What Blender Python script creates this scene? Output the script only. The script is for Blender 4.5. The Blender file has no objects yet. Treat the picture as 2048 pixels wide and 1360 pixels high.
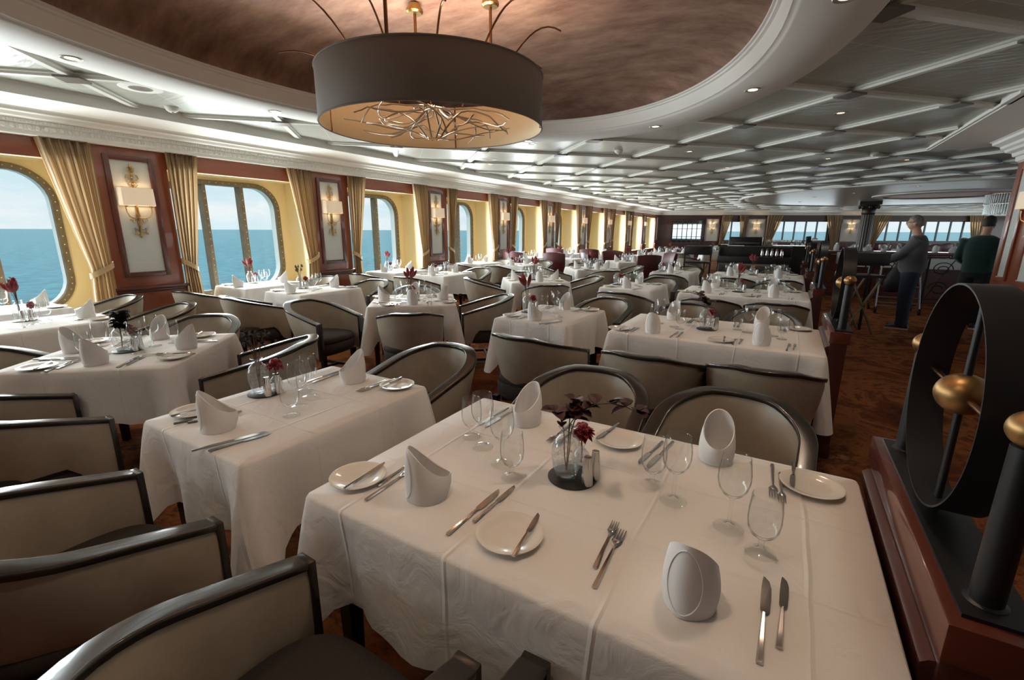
import bpy, bmesh, math, random
from mathutils import Vector, Matrix
PI = math.pi; sin = math.sin; cos = math.cos
random.seed(11)
sc = bpy.context.scene
COL = sc.collection

# ---------------------------------------------------------------- camera
FPX, CX, CY, CH = 915.0, 1024.0, 680.0, 1.5
def _cv(u, v): return Vector((u - CX, CY - v, -FPX))
_y = _cv(1580, 463).normalized()
_x = -_cv(-570, 455); _x = (_x - _y * _x.dot(_y)).normalized()
_z = _x.cross(_y)
ROT = Matrix((_x, _y, _z))
CAM = Vector((0, 0, CH))
def ray(u, v): return (ROT @ _cv(u, v)).normalized()
def at_z(u, v, z):
    d = ray(u, v); return CAM + d * ((z - CH) / d.z)
cd = bpy.data.cameras.new('camera'); co = bpy.data.objects.new('camera', cd); COL.objects.link(co)
cd.sensor_width = 36; cd.sensor_fit = 'HORIZONTAL'; cd.lens = FPX / 2048 * 36
cd.clip_start = 0.02; cd.clip_end = 60000
co.matrix_world = Matrix.Translation(CAM) @ ROT.to_4x4()
sc.camera = co

# ---------------------------------------------------------------- mesh builder
class MB:
    def __init__(s): s.v = []; s.f = []
    def box(s, x0, y0, z0, x1, y1, z1):
        b = len(s.v)
        s.v += [(x0,y0,z0),(x1,y0,z0),(x1,y1,z0),(x0,y1,z0),(x0,y0,z1),(x1,y0,z1),(x1,y1,z1),(x0,y1,z1)]
        s.f += [(b,b+3,b+2,b+1),(b+4,b+5,b+6,b+7),(b,b+1,b+5,b+4),(b+1,b+2,b+6,b+5),(b+2,b+3,b+7,b+6),(b+3,b,b+4,b+7)]
        return s
    def obox(s, p, q, w, h, up=(0,0,1)):
        p = Vector(p); q = Vector(q); d = (q - p).normalized(); u = Vector(up)
        r = d.cross(u)
        if r.length < 1e-4: r = d.cross(Vector((1,0,0)))
        r.normalize(); u = r.cross(d)
        ring = lambda c: [tuple(c + r*a*w/2 + u*b*h/2) for a, b in ((-1,-1),(1,-1),(1,1),(-1,1))]
        return s.loft([ring(p), ring(q)])
    def loft(s, rings, closed=True, caps=True, wrap=False):
        b = len(s.v); n = len(rings[0]); m = len(rings)
        for r in rings: s.v += [tuple(p) for p in r]
        for i in range(m if wrap else m - 1):
            i2 = (i + 1) % m
            for j in range(n if closed else n - 1):
                j2 = (j + 1) % n
                s.f.append((b+i*n+j, b+i*n+j2, b+i2*n+j2, b+i2*n+j))
        if caps and not wrap and closed:
            s.f.append(tuple(b+j for j in reversed(range(n))))
            s.f.append(tuple(b+(m-1)*n+j for j in range(n)))
        return s
    def lathe(s, prof, n=24, c=(0,0,0), caps=True):
        rings = [[(c[0]+r*cos(2*PI*k/n), c[1]+r*sin(2*PI*k/n), c[2]+z) for k in range(n)] for r, z in prof]
        return s.loft(rings, True, caps)
    def tube(s, pts, r, n=8, caps=True):
        pts = [Vector(p) for p in pts]; rings = []
        prev = None
        for i, p in enumerate(pts):
            d = (pts[min(i+1, len(pts)-1)] - pts[max(i-1, 0)]).normalized()
            if prev is None:
                a = Vector((0,0,1)) if abs(d.z) < .9 else Vector((1,0,0))
                u = d.cross(a).normalized()
            else:
                u = (prev - d * prev.dot(d)).normalized()
            prev = u; w = d.cross(u)
            rr = r[i] if isinstance(r, (list, tuple)) else r
            rings.append([tuple(p + (u*cos(2*PI*k/n) + w*sin(2*PI*k/n))*rr) for k in range(n)])
        return s.loft(rings, True, caps)
    def ball(s, c, rx, ry=None, rz=None, nu=16, nv=10):
        ry = rx if ry is None else ry; rz = rx if rz is None else rz
        b = len(s.v)
        s.v.append((c[0], c[1], c[2]-rz))
        for i in range(1, nv):
            t = -PI/2 + PI*i/nv
            for k in range(nu):
                a = 2*PI*k/nu
                s.v.append((c[0]+rx*cos(t)*cos(a), c[1]+ry*cos(t)*sin(a), c[2]+rz*sin(t)))
        s.v.append((c[0], c[1], c[2]+rz)); top = len(s.v)-1
        for k in range(nu):
            s.f.append((b, b+1+(k+1) % nu, b+1+k))
            s.f.append((top, top-nu+k, top-nu+(k+1) % nu))
        for i in range(nv-2):
            for k in range(nu):
                p = b+1+i*nu
                s.f.append((p+k, p+(k+1) % nu, p+nu+(k+1) % nu, p+nu+k))
        return s
    def prism(s, poly, z0, z1):
        return s.loft([[(x,y,z0) for x,y in poly], [(x,y,z1) for x,y in poly]])
    def poly(s, pts):
        b = len(s.v); s.v += [tuple(p) for p in pts]; s.f.append(tuple(range(b, b+len(pts)))); return s
    def add(s, o, M=None):
        b = len(s.v)
        s.v += [tuple(M @ Vector(p)) for p in o.v] if M else list(o.v)
        s.f += [tuple(b+i for i in f) for f in o.f]
        return s
    def mesh(s, name, mat, smooth=35, bevel=0, seg=2, fix=True):
        me = bpy.data.meshes.new(name)
        me.from_pydata(s.v, [], s.f)
        if fix or bevel:
            bm = bmesh.new(); bm.from_mesh(me)
            if fix: bmesh.ops.recalc_face_normals(bm, faces=bm.faces)
            if bevel:
                ed = [e for e in bm.edges if len(e.link_faces) == 2 and e.calc_face_angle(0) > .5]
                bmesh.ops.bevel(bm, geom=ed, offset=bevel, segments=seg, affect='EDGES', profile=.6)
            bm.to_mesh(me); bm.free()
        if smooth:
            me.polygons.foreach_set('use_smooth', [True]*len(me.polygons))
            if smooth < 180: me.set_sharp_from_angle(angle=math.radians(smooth))
        if mat: me.materials.append(mat)
        me.update()
        return me
    def build(s, name, mat, parent=None, **k):
        return link(name, s.mesh(name, mat, **k), parent)

def link(name, me, parent=None):
    o = bpy.data.objects.new(name, me); COL.objects.link(o)
    if parent: o.parent = parent
    return o
def tag(o, label, cat, group=None):
    o['label'] = label; o['category'] = cat
    if group: o['group'] = group
    return o
def thing(name, label='', cat='', loc=(0,0,0), rz=0, group=None):
    o = bpy.data.objects.new(name, None); COL.objects.link(o)
    o.empty_display_size = .05; o.location = loc; o.rotation_euler = (0,0,rz)
    return tag(o, label, cat, group)
def struct(name, mb, mat, parent=None, **k):
    o = mb.build(name, mat, parent, **k)
    if not parent: o['kind'] = 'structure'
    return o
def copy_tree(o, parent=None):
    c = o.copy(); COL.objects.link(c)
    if parent: c.parent = parent
    for ch in o.children: copy_tree(ch, c)
    return c
class Proto:
    def __init__(s, fn): s.fn = fn; s.root = None
    def put(s, loc, rz, label, group=None, scale=None, tilt=None):
        if s.root is None: r = s.root = s.fn()
        else: r = copy_tree(s.root)
        r.location = loc; r.rotation_euler = (tilt[0], tilt[1], rz) if tilt else (0, 0, rz)
        r.scale = (scale,)*3 if scale else (1,1,1)
        r['label'] = label
        if group: r['group'] = group
        elif 'group' in r.keys(): del r['group']
        return r

# ---------------------------------------------------------------- materials
def lin(c):
    f = lambda x: x/12.92 if x <= .04045 else ((x+.055)/1.055)**2.4
    return tuple(f(x/255) for x in c) + (1,)
def mat(name, col, rough=.5, metal=0, spec=.5, emit=0, ecol=None, coat=0, sheen=0, trans=0, bump=None, vary=None, aniso=None):
    m = bpy.data.materials.new(name); m.use_nodes = True
    nt = m.node_tree; b = nt.nodes['Principled BSDF']
    b.inputs['Base Color'].default_value = lin(col); b.inputs['Roughness'].default_value = rough
    b.inputs['Metallic'].default_value = metal; b.inputs['Specular IOR Level'].default_value = spec
    b.inputs['Coat Weight'].default_value = coat; b.inputs['Sheen Weight'].default_value = sheen
    b.inputs['Transmission Weight'].default_value = trans
    if emit:
        b.inputs['Emission Color'].default_value = lin(ecol or col); b.inputs['Emission Strength'].default_value = emit
    N = nt.nodes.new; L = nt.links.new
    if bump or vary:
        tc = N('ShaderNodeTexCoord')
    if vary:                       # (colour 2, scale, stretch xyz, lo, hi)
        c2, scl, st, lo, hi = vary
        mp = N('ShaderNodeMapping'); mp.inputs['Scale'].default_value = st; L(tc.outputs['Object'], mp.inputs[0])
        n = N('ShaderNodeTexNoise'); n.inputs['Scale'].default_value = scl; n.inputs['Detail'].default_value = 5
        n.inputs['Roughness'].default_value = .62; L(mp.outputs[0], n.inputs['Vector'])
        r = N('ShaderNodeValToRGB'); e = r.color_ramp.elements
        e[0].position = lo; e[0].color = lin(col); e[1].position = hi; e[1].color = lin(c2)
        L(n.outputs[0], r.inputs[0]); L(r.outputs[0], b.inputs['Base Color'])
    if bump:                       # (scale, strength, distance, stretch)
        scl, stg, dist = bump[:3]
        mp = N('ShaderNodeMapping'); mp.inputs['Scale'].default_value = bump[3] if len(bump) > 3 else (1,1,1)
        L(tc.outputs['Object'], mp.inputs[0])
        n = N('ShaderNodeTexNoise'); n.inputs['Scale'].default_value = scl; n.inputs['Detail'].default_value = 4
        L(mp.outputs[0], n.inputs['Vector'])
        bp = N('ShaderNodeBump'); bp.inputs['Strength'].default_value = stg; bp.inputs['Distance'].default_value = dist
        L(n.outputs[0], bp.inputs['Height']); L(bp.outputs[0], b.inputs['Normal'])
    return m

def glass_mat(name, milk=0.0, tint=(.985,.992,.99), edge=.22, refl=1.0, rough=.04):
    m = bpy.data.materials.new(name); m.use_nodes = True
    nt = m.node_tree; N = nt.nodes.new; L = nt.links.new
    nt.nodes.remove(nt.nodes['Principled BSDF']); out = nt.nodes['Material Output']
    lw = N('ShaderNodeLayerWeight'); lw.inputs['Blend'].default_value = .5
    r = N('ShaderNodeValToRGB'); e = r.color_ramp.elements
    e[0].position = .66; e[0].color = tint + (1,); e[1].position = 1; e[1].color = (tint[0]*edge, tint[1]*edge, tint[2]*edge, 1)
    q_ = e.new(.9); q_.color = tuple(c*(.45+.5*edge) for c in tint) + (1,)
    L(lw.outputs['Facing'], r.inputs[0])
    t = N('ShaderNodeBsdfTransparent'); L(r.outputs[0], t.inputs[0])
    g = N('ShaderNodeBsdfGlossy'); g.inputs['Roughness'].default_value = rough; g.inputs[0].default_value = (refl, refl, refl, 1)
    r2 = N('ShaderNodeValToRGB'); e = r2.color_ramp.elements           # two-sided Schlick-like curve
    e[0].position = .0; e[0].color = (.03*refl,)*3 + (1,); e[1].position = 1; e[1].color = (.85,)*3 + (1,)
    for p_, v_ in ((.55,.055), (.78,.17), (.9,.42)):
        q_ = e.new(p_); q_.color = (v_,)*3 + (1,)
    L(lw.outputs['Facing'], r2.inputs[0])
    mx = N('ShaderNodeMixShader'); L(r2.outputs[0], mx.inputs[0]); L(t.outputs[0], mx.inputs[1]); L(g.outputs[0], mx.inputs[2])
    last = mx
    if milk:
        d = N('ShaderNodeBsdfDiffuse'); d.inputs[0].default_value = (.8,.84,.84,1)
        tc = N('ShaderNodeTexCoord'); v = N('ShaderNodeTexNoise'); v.inputs['Scale'].default_value = 90; v.inputs['Detail'].default_value = 3
        L(tc.outputs['Object'], v.inputs['Vector'])
        rr = N('ShaderNodeValToRGB'); rr.color_ramp.elements[0].position = .45; rr.color_ramp.elements[1].position = .75
        rr.color_ramp.elements[1].color = (milk*2.5,)*3 + (1,); rr.color_ramp.elements[0].color = (milk*.4,)*3 + (1,)
        L(v.outputs[0], rr.inputs[0])
        m2 = N('ShaderNodeMixShader'); L(rr.outputs[0], m2.inputs[0]); L(mx.outputs[0], m2.inputs[1]); L(d.outputs[0], m2.inputs[2]); last = m2
    L(last.outputs[0], out.inputs[0])
    return m

M = {}
M['napkin'] = mat('napkin_linen', (240,238,236), .8, sheen=.1, bump=(260,.12,.001))
M['porcelain'] = mat('porcelain', (236,230,220), .18, coat=.4)
M['steel'] = mat('polished_steel', (205,200,195), .16, metal=1)
M['chrome'] = mat('chrome', (220,218,214), .12, metal=1)
M['glass'] = glass_mat('clear_glass')
M['vase_glass'] = glass_mat('bubbled_glass', milk=.10, edge=.8)
M['pane'] = glass_mat('window_glass', tint=(.97,.99,.99), edge=.9, refl=.5)
M['slate'] = mat('black_slate', (22,24,24), .45, bump=(60,.2,.002))
M['leather'] = mat('taupe_leather', (172,160,143), .36, spec=.5, bump=(140,.08,.002), vary=((160,148,131), 7, (1,1,1), .35, .65))
M['lacquer'] = mat('dark_lacquered_wood', (44,38,33), .24, coat=.25, spec=.5)
M['seatcloth'] = mat('charcoal_seat_fabric', (58,50,46), .85, bump=(220,.4,.002,(1,6,1)), vary=((44,38,36), 90, (1,6,1), .3, .7))
M['blackwood'] = mat('black_wood', (20,18,18), .35)
M['redleather'] = mat('burgundy_leather', (84,30,34), .4, bump=(120,.06,.002))
M['mahogany'] = mat('mahogany', (150,82,54), .28, coat=.35, vary=((116,58,38), 3, (1,1,.12), .35, .7))
M['mahogany_h'] = mat('mahogany_grain_along', (158,88,58), .28, coat=.35, vary=((122,62,40), 3, (1,.12,1), .35, .7))
M['mahogany_dv'] = mat('dark_red_mahogany', (84,46,38), .3, coat=.3, vary=((66,34,28), 3, (1,.2,1), .35, .7))
M['mahogany_dk'] = mat('dark_mahogany', (92,44,32), .25, coat=.4)
M['panel'] = mat('grey_linen_panel', (206,205,197), .75, bump=(200,.1,.001))
M['cream'] = mat('cream_paint', (226,208,166), .5)
M['brassframe'] = mat('weathered_brass_frame', (118,106,86), .5, metal=.2, vary=((98,86,68), 12, (1,1,1), .3, .7))
M['rivet'] = mat('rivet_brass', (225,205,160), .3, metal=.6)
M['jamb'] = mat('white_hull_paint', (225,238,245), .5)
M['gold'] = mat('antique_gold', (190,156,100), .32, metal=1)
M['goldball'] = mat('gold_leaf_ball', (176,142,98), .4, metal=1, vary=((140,106,66), 9, (1,1,1), .35, .7))
M['blackmetal'] = mat('black_iron', (26,26,27), .42, metal=.2)
M['plaster'] = mat('white_plaster', (236,232,224), .7, spec=.25)
M['beam'] = mat('white_beam', (226,224,214), .42)
M['foliage'] = mat('dark_red_leaves', (70,26,30), .5, vary=((44,20,24), 20, (1,1,1), .35, .65))
M['darkleaf'] = mat('dried_dark_leaves', (48,30,30), .6, vary=((30,22,22), 20, (1,1,1), .35, .65))
M['thistle'] = mat('dried_thistle', (62,48,42), .8, vary=((112,98,88), 60, (1,1,1), .5, .75))
M['red'] = mat('red_petals', (176,14,30), .55, sheen=.3, vary=((130,6,20), 60, (1,1,1), .35, .65))
M['plume'] = mat('crimson_plumes', (158,34,44), .8, sheen=.4, vary=((110,20,32), 50, (1,1,1), .35, .65))
M['stem'] = mat('plant_stem', (92,70,48), .7)
M['drum'] = mat('dark_drum_shade', (128,118,106), .75, bump=(300,.15,.001))
M['drum_in'] = mat('cream_shade_lining', (232,208,170), .7)
M['twig'] = mat('silver_twig', (190,178,162), .28, metal=1)
M['twig_b'] = mat('bronze_twig', (120,88,62), .35, metal=1)
M['shade'] = mat('cream_lamp_shade', (244,230,208), .8, emit=.26, ecol=(255,210,165))
M['lens'] = mat('lamp_lens', (255,240,210), .4, emit=9, ecol=(255,222,170))
M['bezel'] = mat('downlight_bezel', (205,200,190), .3, metal=.5)
M['boss'] = mat('bronze_boss', (120,112,104), .35, metal=.4)
M['table'] = mat('table_top_wood', (90,62,44), .4)
SKY, SUN, E_RING, E_CEIL, E_DRUM, E_SC, EXPO = .90, 1.7, 14, 17, 130, 2.4, 0.12
E_WIN, E_AFT, E_STAR = 82, 12, 210
# ---------------------------------------------------------------- more materials with node detail
def cloth_material(name):
    m = mat(name, (236,231,226), .82, sheen=.15)
    nt = m.node_tree; N = nt.nodes.new; L = nt.links.new; b = nt.nodes['Principled BSDF']
    tc = N('ShaderNodeTexCoord'); sp = N('ShaderNodeSeparateXYZ'); L(tc.outputs['Object'], sp.inputs[0])
    hs = None
    def math_(op, a, c=None):
        n = N('ShaderNodeMath'); n.operation = op
        for i, x in enumerate((a, c)):
            if x is None: continue
            if isinstance(x, (int, float)): n.inputs[i].default_value = x
            else: L(x, n.inputs[i])
        return n.outputs[0]
    wob = N('ShaderNodeTexNoise'); wob.inputs['Scale'].default_value = 2.2; L(tc.outputs['Object'], wob.inputs['Vector'])
    w = math_('MULTIPLY', math_('SUBTRACT', wob.outputs[0], .5), .05)
    for ax, period, off in (('X', .36, .0), ('Y', .31, .02)):   # ironed fold lines
        p = math_('ADD', math_('ADD', sp.outputs[ax], w), 10*period + off)
        fr = math_('ABSOLUTE', math_('SUBTRACT', math_('FRACT', math_('DIVIDE', p, period)), .5))
        rg = N('ShaderNodeMapRange'); rg.inputs[1].default_value = 0; rg.inputs[2].default_value = .022
        rg.inputs[3].default_value = 1; rg.inputs[4].default_value = 0; L(fr, rg.inputs[0])
        hs = rg.outputs[0] if hs is None else math_('MAXIMUM', hs, rg.outputs[0])
    n1 = N('ShaderNodeTexNoise'); n1.inputs['Scale'].default_value = 9; n1.inputs['Detail'].default_value = 5; n1.inputs['Distortion'].default_value = 1.2
    L(tc.outputs['Object'], n1.inputs['Vector'])
    n2 = N('ShaderNodeTexNoise'); n2.inputs['Scale'].default_value = 420; L(tc.outputs['Object'], n2.inputs['Vector'])
    h = math_('ADD', math_('ADD', math_('MULTIPLY', hs, .5), math_('MULTIPLY', n1.outputs[0], 1.3)), math_('MULTIPLY', n2.outputs[0], .05))
    bp = N('ShaderNodeBump'); bp.inputs['Strength'].default_value = .7; bp.inputs['Distance'].default_value = .007
    L(h, bp.inputs['Height']); L(bp.outputs[0], b.inputs['Normal'])
    return m
M['cloth'] = cloth_material('white_table_linen')

def carpet_material():
    m = mat('patterned_carpet', (96,54,34), .95, spec=.1)
    nt = m.node_tree; N = nt.nodes.new; L = nt.links.new; b = nt.nodes['Principled BSDF']
    tc = N('ShaderNodeTexCoord')
    n = N('ShaderNodeTexNoise'); n.inputs['Scale'].default_value = 1.6; n.inputs['Detail'].default_value = 9; n.inputs['Roughness'].default_value = .72
    n.inputs['Distortion'].default_value = .7; L(tc.outputs['Object'], n.inputs['Vector'])
    r = N('ShaderNodeValToRGB'); cr = r.color_ramp
    cr.elements[0].position = .32; cr.elements[0].color = lin((58,30,20))
    cr.elements[1].position = .72; cr.elements[1].color = lin((186,130,82))
    for p, c in ((.44, (98,56,34)), (.52, (140,86,50)), (.58, (80,46,32))):
        e = cr.elements.new(p); e.color = lin(c)
    L(n.outputs[0], r.inputs[0]); L(r.outputs[0], b.inputs['Base Color'])
    n2 = N('ShaderNodeTexNoise'); n2.inputs['Scale'].default_value = 350; L(tc.outputs['Object'], n2.inputs['Vector'])
    bp = N('ShaderNodeBump'); bp.inputs['Strength'].default_value = .6; bp.inputs['Distance'].default_value = .004
    L(n2.outputs[0], bp.inputs['Height']); L(bp.outputs[0], b.inputs['Normal'])
    return m
M['carpet'] = carpet_material()

def ceiling_material():
    m = mat('satin_ceiling_panels', (190,190,178), .32, metal=.15)
    nt = m.node_tree; N = nt.nodes.new; L = nt.links.new; b = nt.nodes['Principled BSDF']
    tc = N('ShaderNodeTexCoord'); mp = N('ShaderNodeMapping'); mp.inputs['Rotation'].default_value = (0, 0, PI/4)
    mp.inputs['Location'].default_value = (.17, .1, 0)
    L(tc.outputs['Object'], mp.inputs[0])
    br = N('ShaderNodeTexBrick'); br.offset = 0; br.inputs['Scale'].default_value = 1
    br.inputs['Brick Width'].default_value = .6435; br.inputs['Row Height'].default_value = .6435; br.inputs['Mortar Size'].default_value = .004
    br.inputs['Color1'].default_value = lin((192,192,180)); br.inputs['Color2'].default_value = lin((186,187,176)); br.inputs['Mortar'].default_value = lin((222,222,212))
    L(mp.outputs[0], br.inputs[0]); L(br.outputs[0], b.inputs['Base Color'])
    n = N('ShaderNodeTexNoise'); n.inputs['Scale'].default_value = 4.5; n.inputs['Detail'].default_value = 2
    mp2 = N('ShaderNodeMapping'); mp2.inputs['Scale'].default_value = (1, 5, 1); L(tc.outputs['Object'], mp2.inputs[0]); L(mp2.outputs[0], n.inputs['Vector'])
    bp = N('ShaderNodeBump'); bp.inputs['Strength'].default_value = .25; bp.inputs['Distance'].default_value = .02
    L(n.outputs[0], bp.inputs['Height']); L(bp.outputs[0], b.inputs['Normal'])
    return m
M['ceiling'] = ceiling_material()

def dome_material():
    m = mat('mottled_copper_leaf', (120,86,70), .5, metal=.25)
    nt = m.node_tree; N = nt.nodes.new; L = nt.links.new; b = nt.nodes['Principled BSDF']
    tc = N('ShaderNodeTexCoord')
    mp = N('ShaderNodeMapping'); mp.inputs['Rotation'].default_value = (0,0,.5); mp.inputs['Scale'].default_value = (1, 2.6, 1); L(tc.outputs['Object'], mp.inputs[0])
    n = N('ShaderNodeTexNoise'); n.inputs['Scale'].default_value = 2.4; n.inputs['Detail'].default_value = 9; n.inputs['Roughness'].default_value = .7; L(mp.outputs[0], n.inputs['Vector'])
    r = N('ShaderNodeValToRGB'); cr = r.color_ramp
    cr.elements[0].position = .3; cr.elements[0].color = lin((128,92,78)); cr.elements[1].position = .7; cr.elements[1].color = lin((196,162,142))
    L(n.outputs[0], r.inputs[0]); L(r.outputs[0], b.inputs['Base Color'])
    return m
M['dome'] = dome_material()

def curtain_material():
    m = mat('striped_silk_curtain', (196,160,108), .42, sheen=.4)
    nt = m.node_tree; N = nt.nodes.new; L = nt.links.new; b = nt.nodes['Principled BSDF']
    uv = N('ShaderNodeUVMap'); sp = N('ShaderNodeSeparateXYZ'); L(uv.outputs[0], sp.inputs[0])
    n = N('ShaderNodeTexNoise'); n.noise_dimensions = '1D'; n.inputs['Scale'].default_value = 46; n.inputs['Detail'].default_value = 3; L(sp.outputs[0], n.inputs['W'])
    r = N('ShaderNodeValToRGB'); cr = r.color_ramp
    cr.elements[0].position = .36; cr.elements[0].color = lin((132,98,64)); cr.elements[1].position = .64; cr.elements[1].color = lin((204,176,134))
    L(n.outputs[0], r.inputs[0]); L(r.outputs[0], b.inputs['Base Color'])
    # thin silk lets some daylight through
    tr = N('ShaderNodeBsdfTranslucent'); L(r.outputs[0], tr.inputs[0])
    mx = N('ShaderNodeMixShader'); mx.inputs[0].default_value = .3
    L(b.outputs[0], mx.inputs[1]); L(tr.outputs[0], mx.inputs[2]); L(mx.outputs[0], nt.nodes['Material Output'].inputs[0])
    return m
M['curtain'] = curtain_material()

def sea_material():
    m = mat('open_sea', (40,110,120), .35, spec=.2)
    nt = m.node_tree; N = nt.nodes.new; L = nt.links.new; b = nt.nodes['Principled BSDF']
    tc = N('ShaderNodeTexCoord')
    mp = N('ShaderNodeMapping'); mp.inputs['Scale'].default_value = (.5, .16, 1); mp.inputs['Rotation'].default_value = (0,0,.25); L(tc.outputs['Object'], mp.inputs[0])
    n = N('ShaderNodeTexNoise'); n.inputs['Scale'].default_value = 1.3; n.inputs['Detail'].default_value = 8; n.inputs['Roughness'].default_value = .62; L(mp.outputs[0], n.inputs['Vector'])
    r = N('ShaderNodeValToRGB'); cr = r.color_ramp
    cr.elements[0].position = .42; cr.elements[0].color = lin((10,84,98)); cr.elements[1].position = .60; cr.elements[1].color = lin((50,136,140))
    L(n.outputs[0], r.inputs[0]); L(r.outputs[0], b.inputs['Base Color'])
    bp = N('ShaderNodeBump'); bp.inputs['Strength'].default_value = .6; bp.inputs['Distance'].default_value = .6
    L(n.outputs[0], bp.inputs['Height']); L(bp.outputs[0], b.inputs['Normal'])
    return m
M['sea'] = sea_material()

# ---------------------------------------------------------------- world: bright marine sky with soft clouds
w = bpy.data.worlds.new('sky'); sc.world = w; w.use_nodes = True
nt = w.node_tree; N = nt.nodes.new; L = nt.links.new; bg = nt.nodes['Background']
tc = N('ShaderNodeTexCoord'); sp = N('ShaderNodeSeparateXYZ'); L(tc.outputs['Generated'], sp.inputs[0])
r = N('ShaderNodeValToRGB'); cr = r.color_ramp
cr.elements[0].position = .0; cr.elements[0].color = (.74,.89,.95,1); cr.elements[1].position = .7; cr.elements[1].color = (.32,.58,.86,1)
e = cr.elements.new(.10); e.color = (.66,.86,.94,1)
e = cr.elements.new(.30); e.color = (.54,.78,.92,1)
L(sp.outputs[2], r.inputs[0])
mp = N('ShaderNodeMapping'); mp.inputs['Scale'].default_value = (1,1,4.5); L(tc.outputs['Generated'], mp.inputs[0])
n = N('ShaderNodeTexNoise'); n.inputs['Scale'].default_value = 4.2; n.inputs['Detail'].default_value = 9; n.inputs['Roughness'].default_value = .6; L(mp.outputs[0], n.inputs['Vector'])
r2 = N('ShaderNodeValToRGB'); r2.color_ramp.elements[0].position = .42; r2.color_ramp.elements[1].position = .66; L(n.outputs[0], r2.inputs[0])
mx = N('ShaderNodeMixRGB'); mx.inputs[2].default_value = (.98,1.0,1.0,1); L(r2.outputs[0], mx.inputs[0]); L(r.outputs[0], mx.inputs[1])
L(mx.outputs[0], bg.inputs[0]); 
hi = N('ShaderNodeMapRange'); hi.inputs[1].default_value = .2; hi.inputs[2].default_value = .75; hi.inputs[3].default_value = SKY; hi.inputs[4].default_value = SKY*2.2   # upper sky, out of view, raised to send more light indoors
L(sp.outputs[2], hi.inputs[0]); L(hi.outputs[0], bg.inputs[1])
# ---------------------------------------------------------------- the setting
XP = -6.65          # face of the window-wall pilasters
XO = -7.3           # hull plane of the windows
YP = [-3.25, -.53, 2.22, 4.94, 7.66, 10.43, 13.25, 16.07, 18.9, 21.75, 24.6, 27.3]
PWD = .73
ZC = 2.72           # ceiling panels
DC = (-2.16, 2.62)  # centre of the oval dome
def in_oval(x, y, a, b): return ((x-DC[0])/a)**2 + ((y-DC[1])/b)**2 < 1
P0 = Vector((-6.7, 28.0)); P1 = Vector((9.6, 37.0)); WD = (P1-P0).normalized(); WL = (P1-P0).length; WANG = math.atan2(WD.y, WD.x)

struct('floor', MB().poly([(-7.4,-3.6,0),(13,-3.6,0),(13,40,0),(-7.4,40,0)]), M['carpet'], fix=False)
sea = struct('sea', MB().poly([(-40000,-40000,-14),(40000,-40000,-14),(40000,40000,-14),(-40000,40000,-14)]), M['sea'], fix=False)

# back and side walls that close the room
struct('wall_back', MB().box(-7.4,-3.7,0,2.45,-3.6,2.75), M['mahogany_dk'])
wr = struct('wall_starboard', MB().box(12.4,8.6,0,12.5,40,.7).box(12.4,8.6,2.2,12.5,40,2.75), M['mahogany_dk'])

# --- left wall: pilasters, bays, windows
def rrect(y0, y1, z0, z1, r, n=9):
    pts = []
    for cy, cz, a0 in ((y1-r, z1-r, 0), (y0+r, z1-r, PI/2), (y0+r, z0+r, PI), (y1-r, z0+r, 3*PI/2)):
        for k in range(n):
            a = a0 + PI/2*k/(n-1); pts.append((cy + r*cos(a), cz + r*sin(a)))
    return pts
wl = MB()
for i, y0 in enumerate(YP[:-1]):
    ya, yb = y0 + PWD, YP[i+1]
    wl.box(-7.45, ya-.01, 0, XP-.06, yb+.01, .54)                    # parapet below the window
    wl.box(-7.45, ya-.01, 2.245, XP-.06, yb+.01, 2.8)                 # spandrel above it
struct('wall_left', wl, M['mahogany_h'])
for i, y0 in enumerate(YP):
    if i > 11: break
    y1 = y0 + PWD
    p = struct('trim_%d' % (i+1), MB().box(-7.45, y0, 0, XP, y1, 2.5).box(XP-.01, y0-.0, 0, XP+.03, y1, .76), M['mahogany'], bevel=.004 if i < 6 else 0)
    f = MB(); ya, yb, za, zb = y0+.16, y1-.2, 1.0, 2.26
    for (a, b, c, d) in ((ya-.055, ya, za-.055, zb+.055), (yb, yb+.055, za-.055, zb+.055), (ya, yb, za-.055, za), (ya, yb, zb, zb+.055)):
        f.box(XP, a, c, XP+.028, b, d)
    f.build('frame', M['mahogany_dk'], p, bevel=.006 if i < 6 else 0)
    MB().box(XP, ya, za, XP+.006, yb, zb).build('panel', M['panel'], p)
    MB().box(XP-.01, y0-.02, .79, XP+.06, y1+.02, .83).box(XP-.01, y0-.01, .76, XP+.045, y1+.01, .79).build('ledge', M['mahogany_dk'], p, bevel=.006 if i < 6 else 0)
nwin = 0
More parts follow.
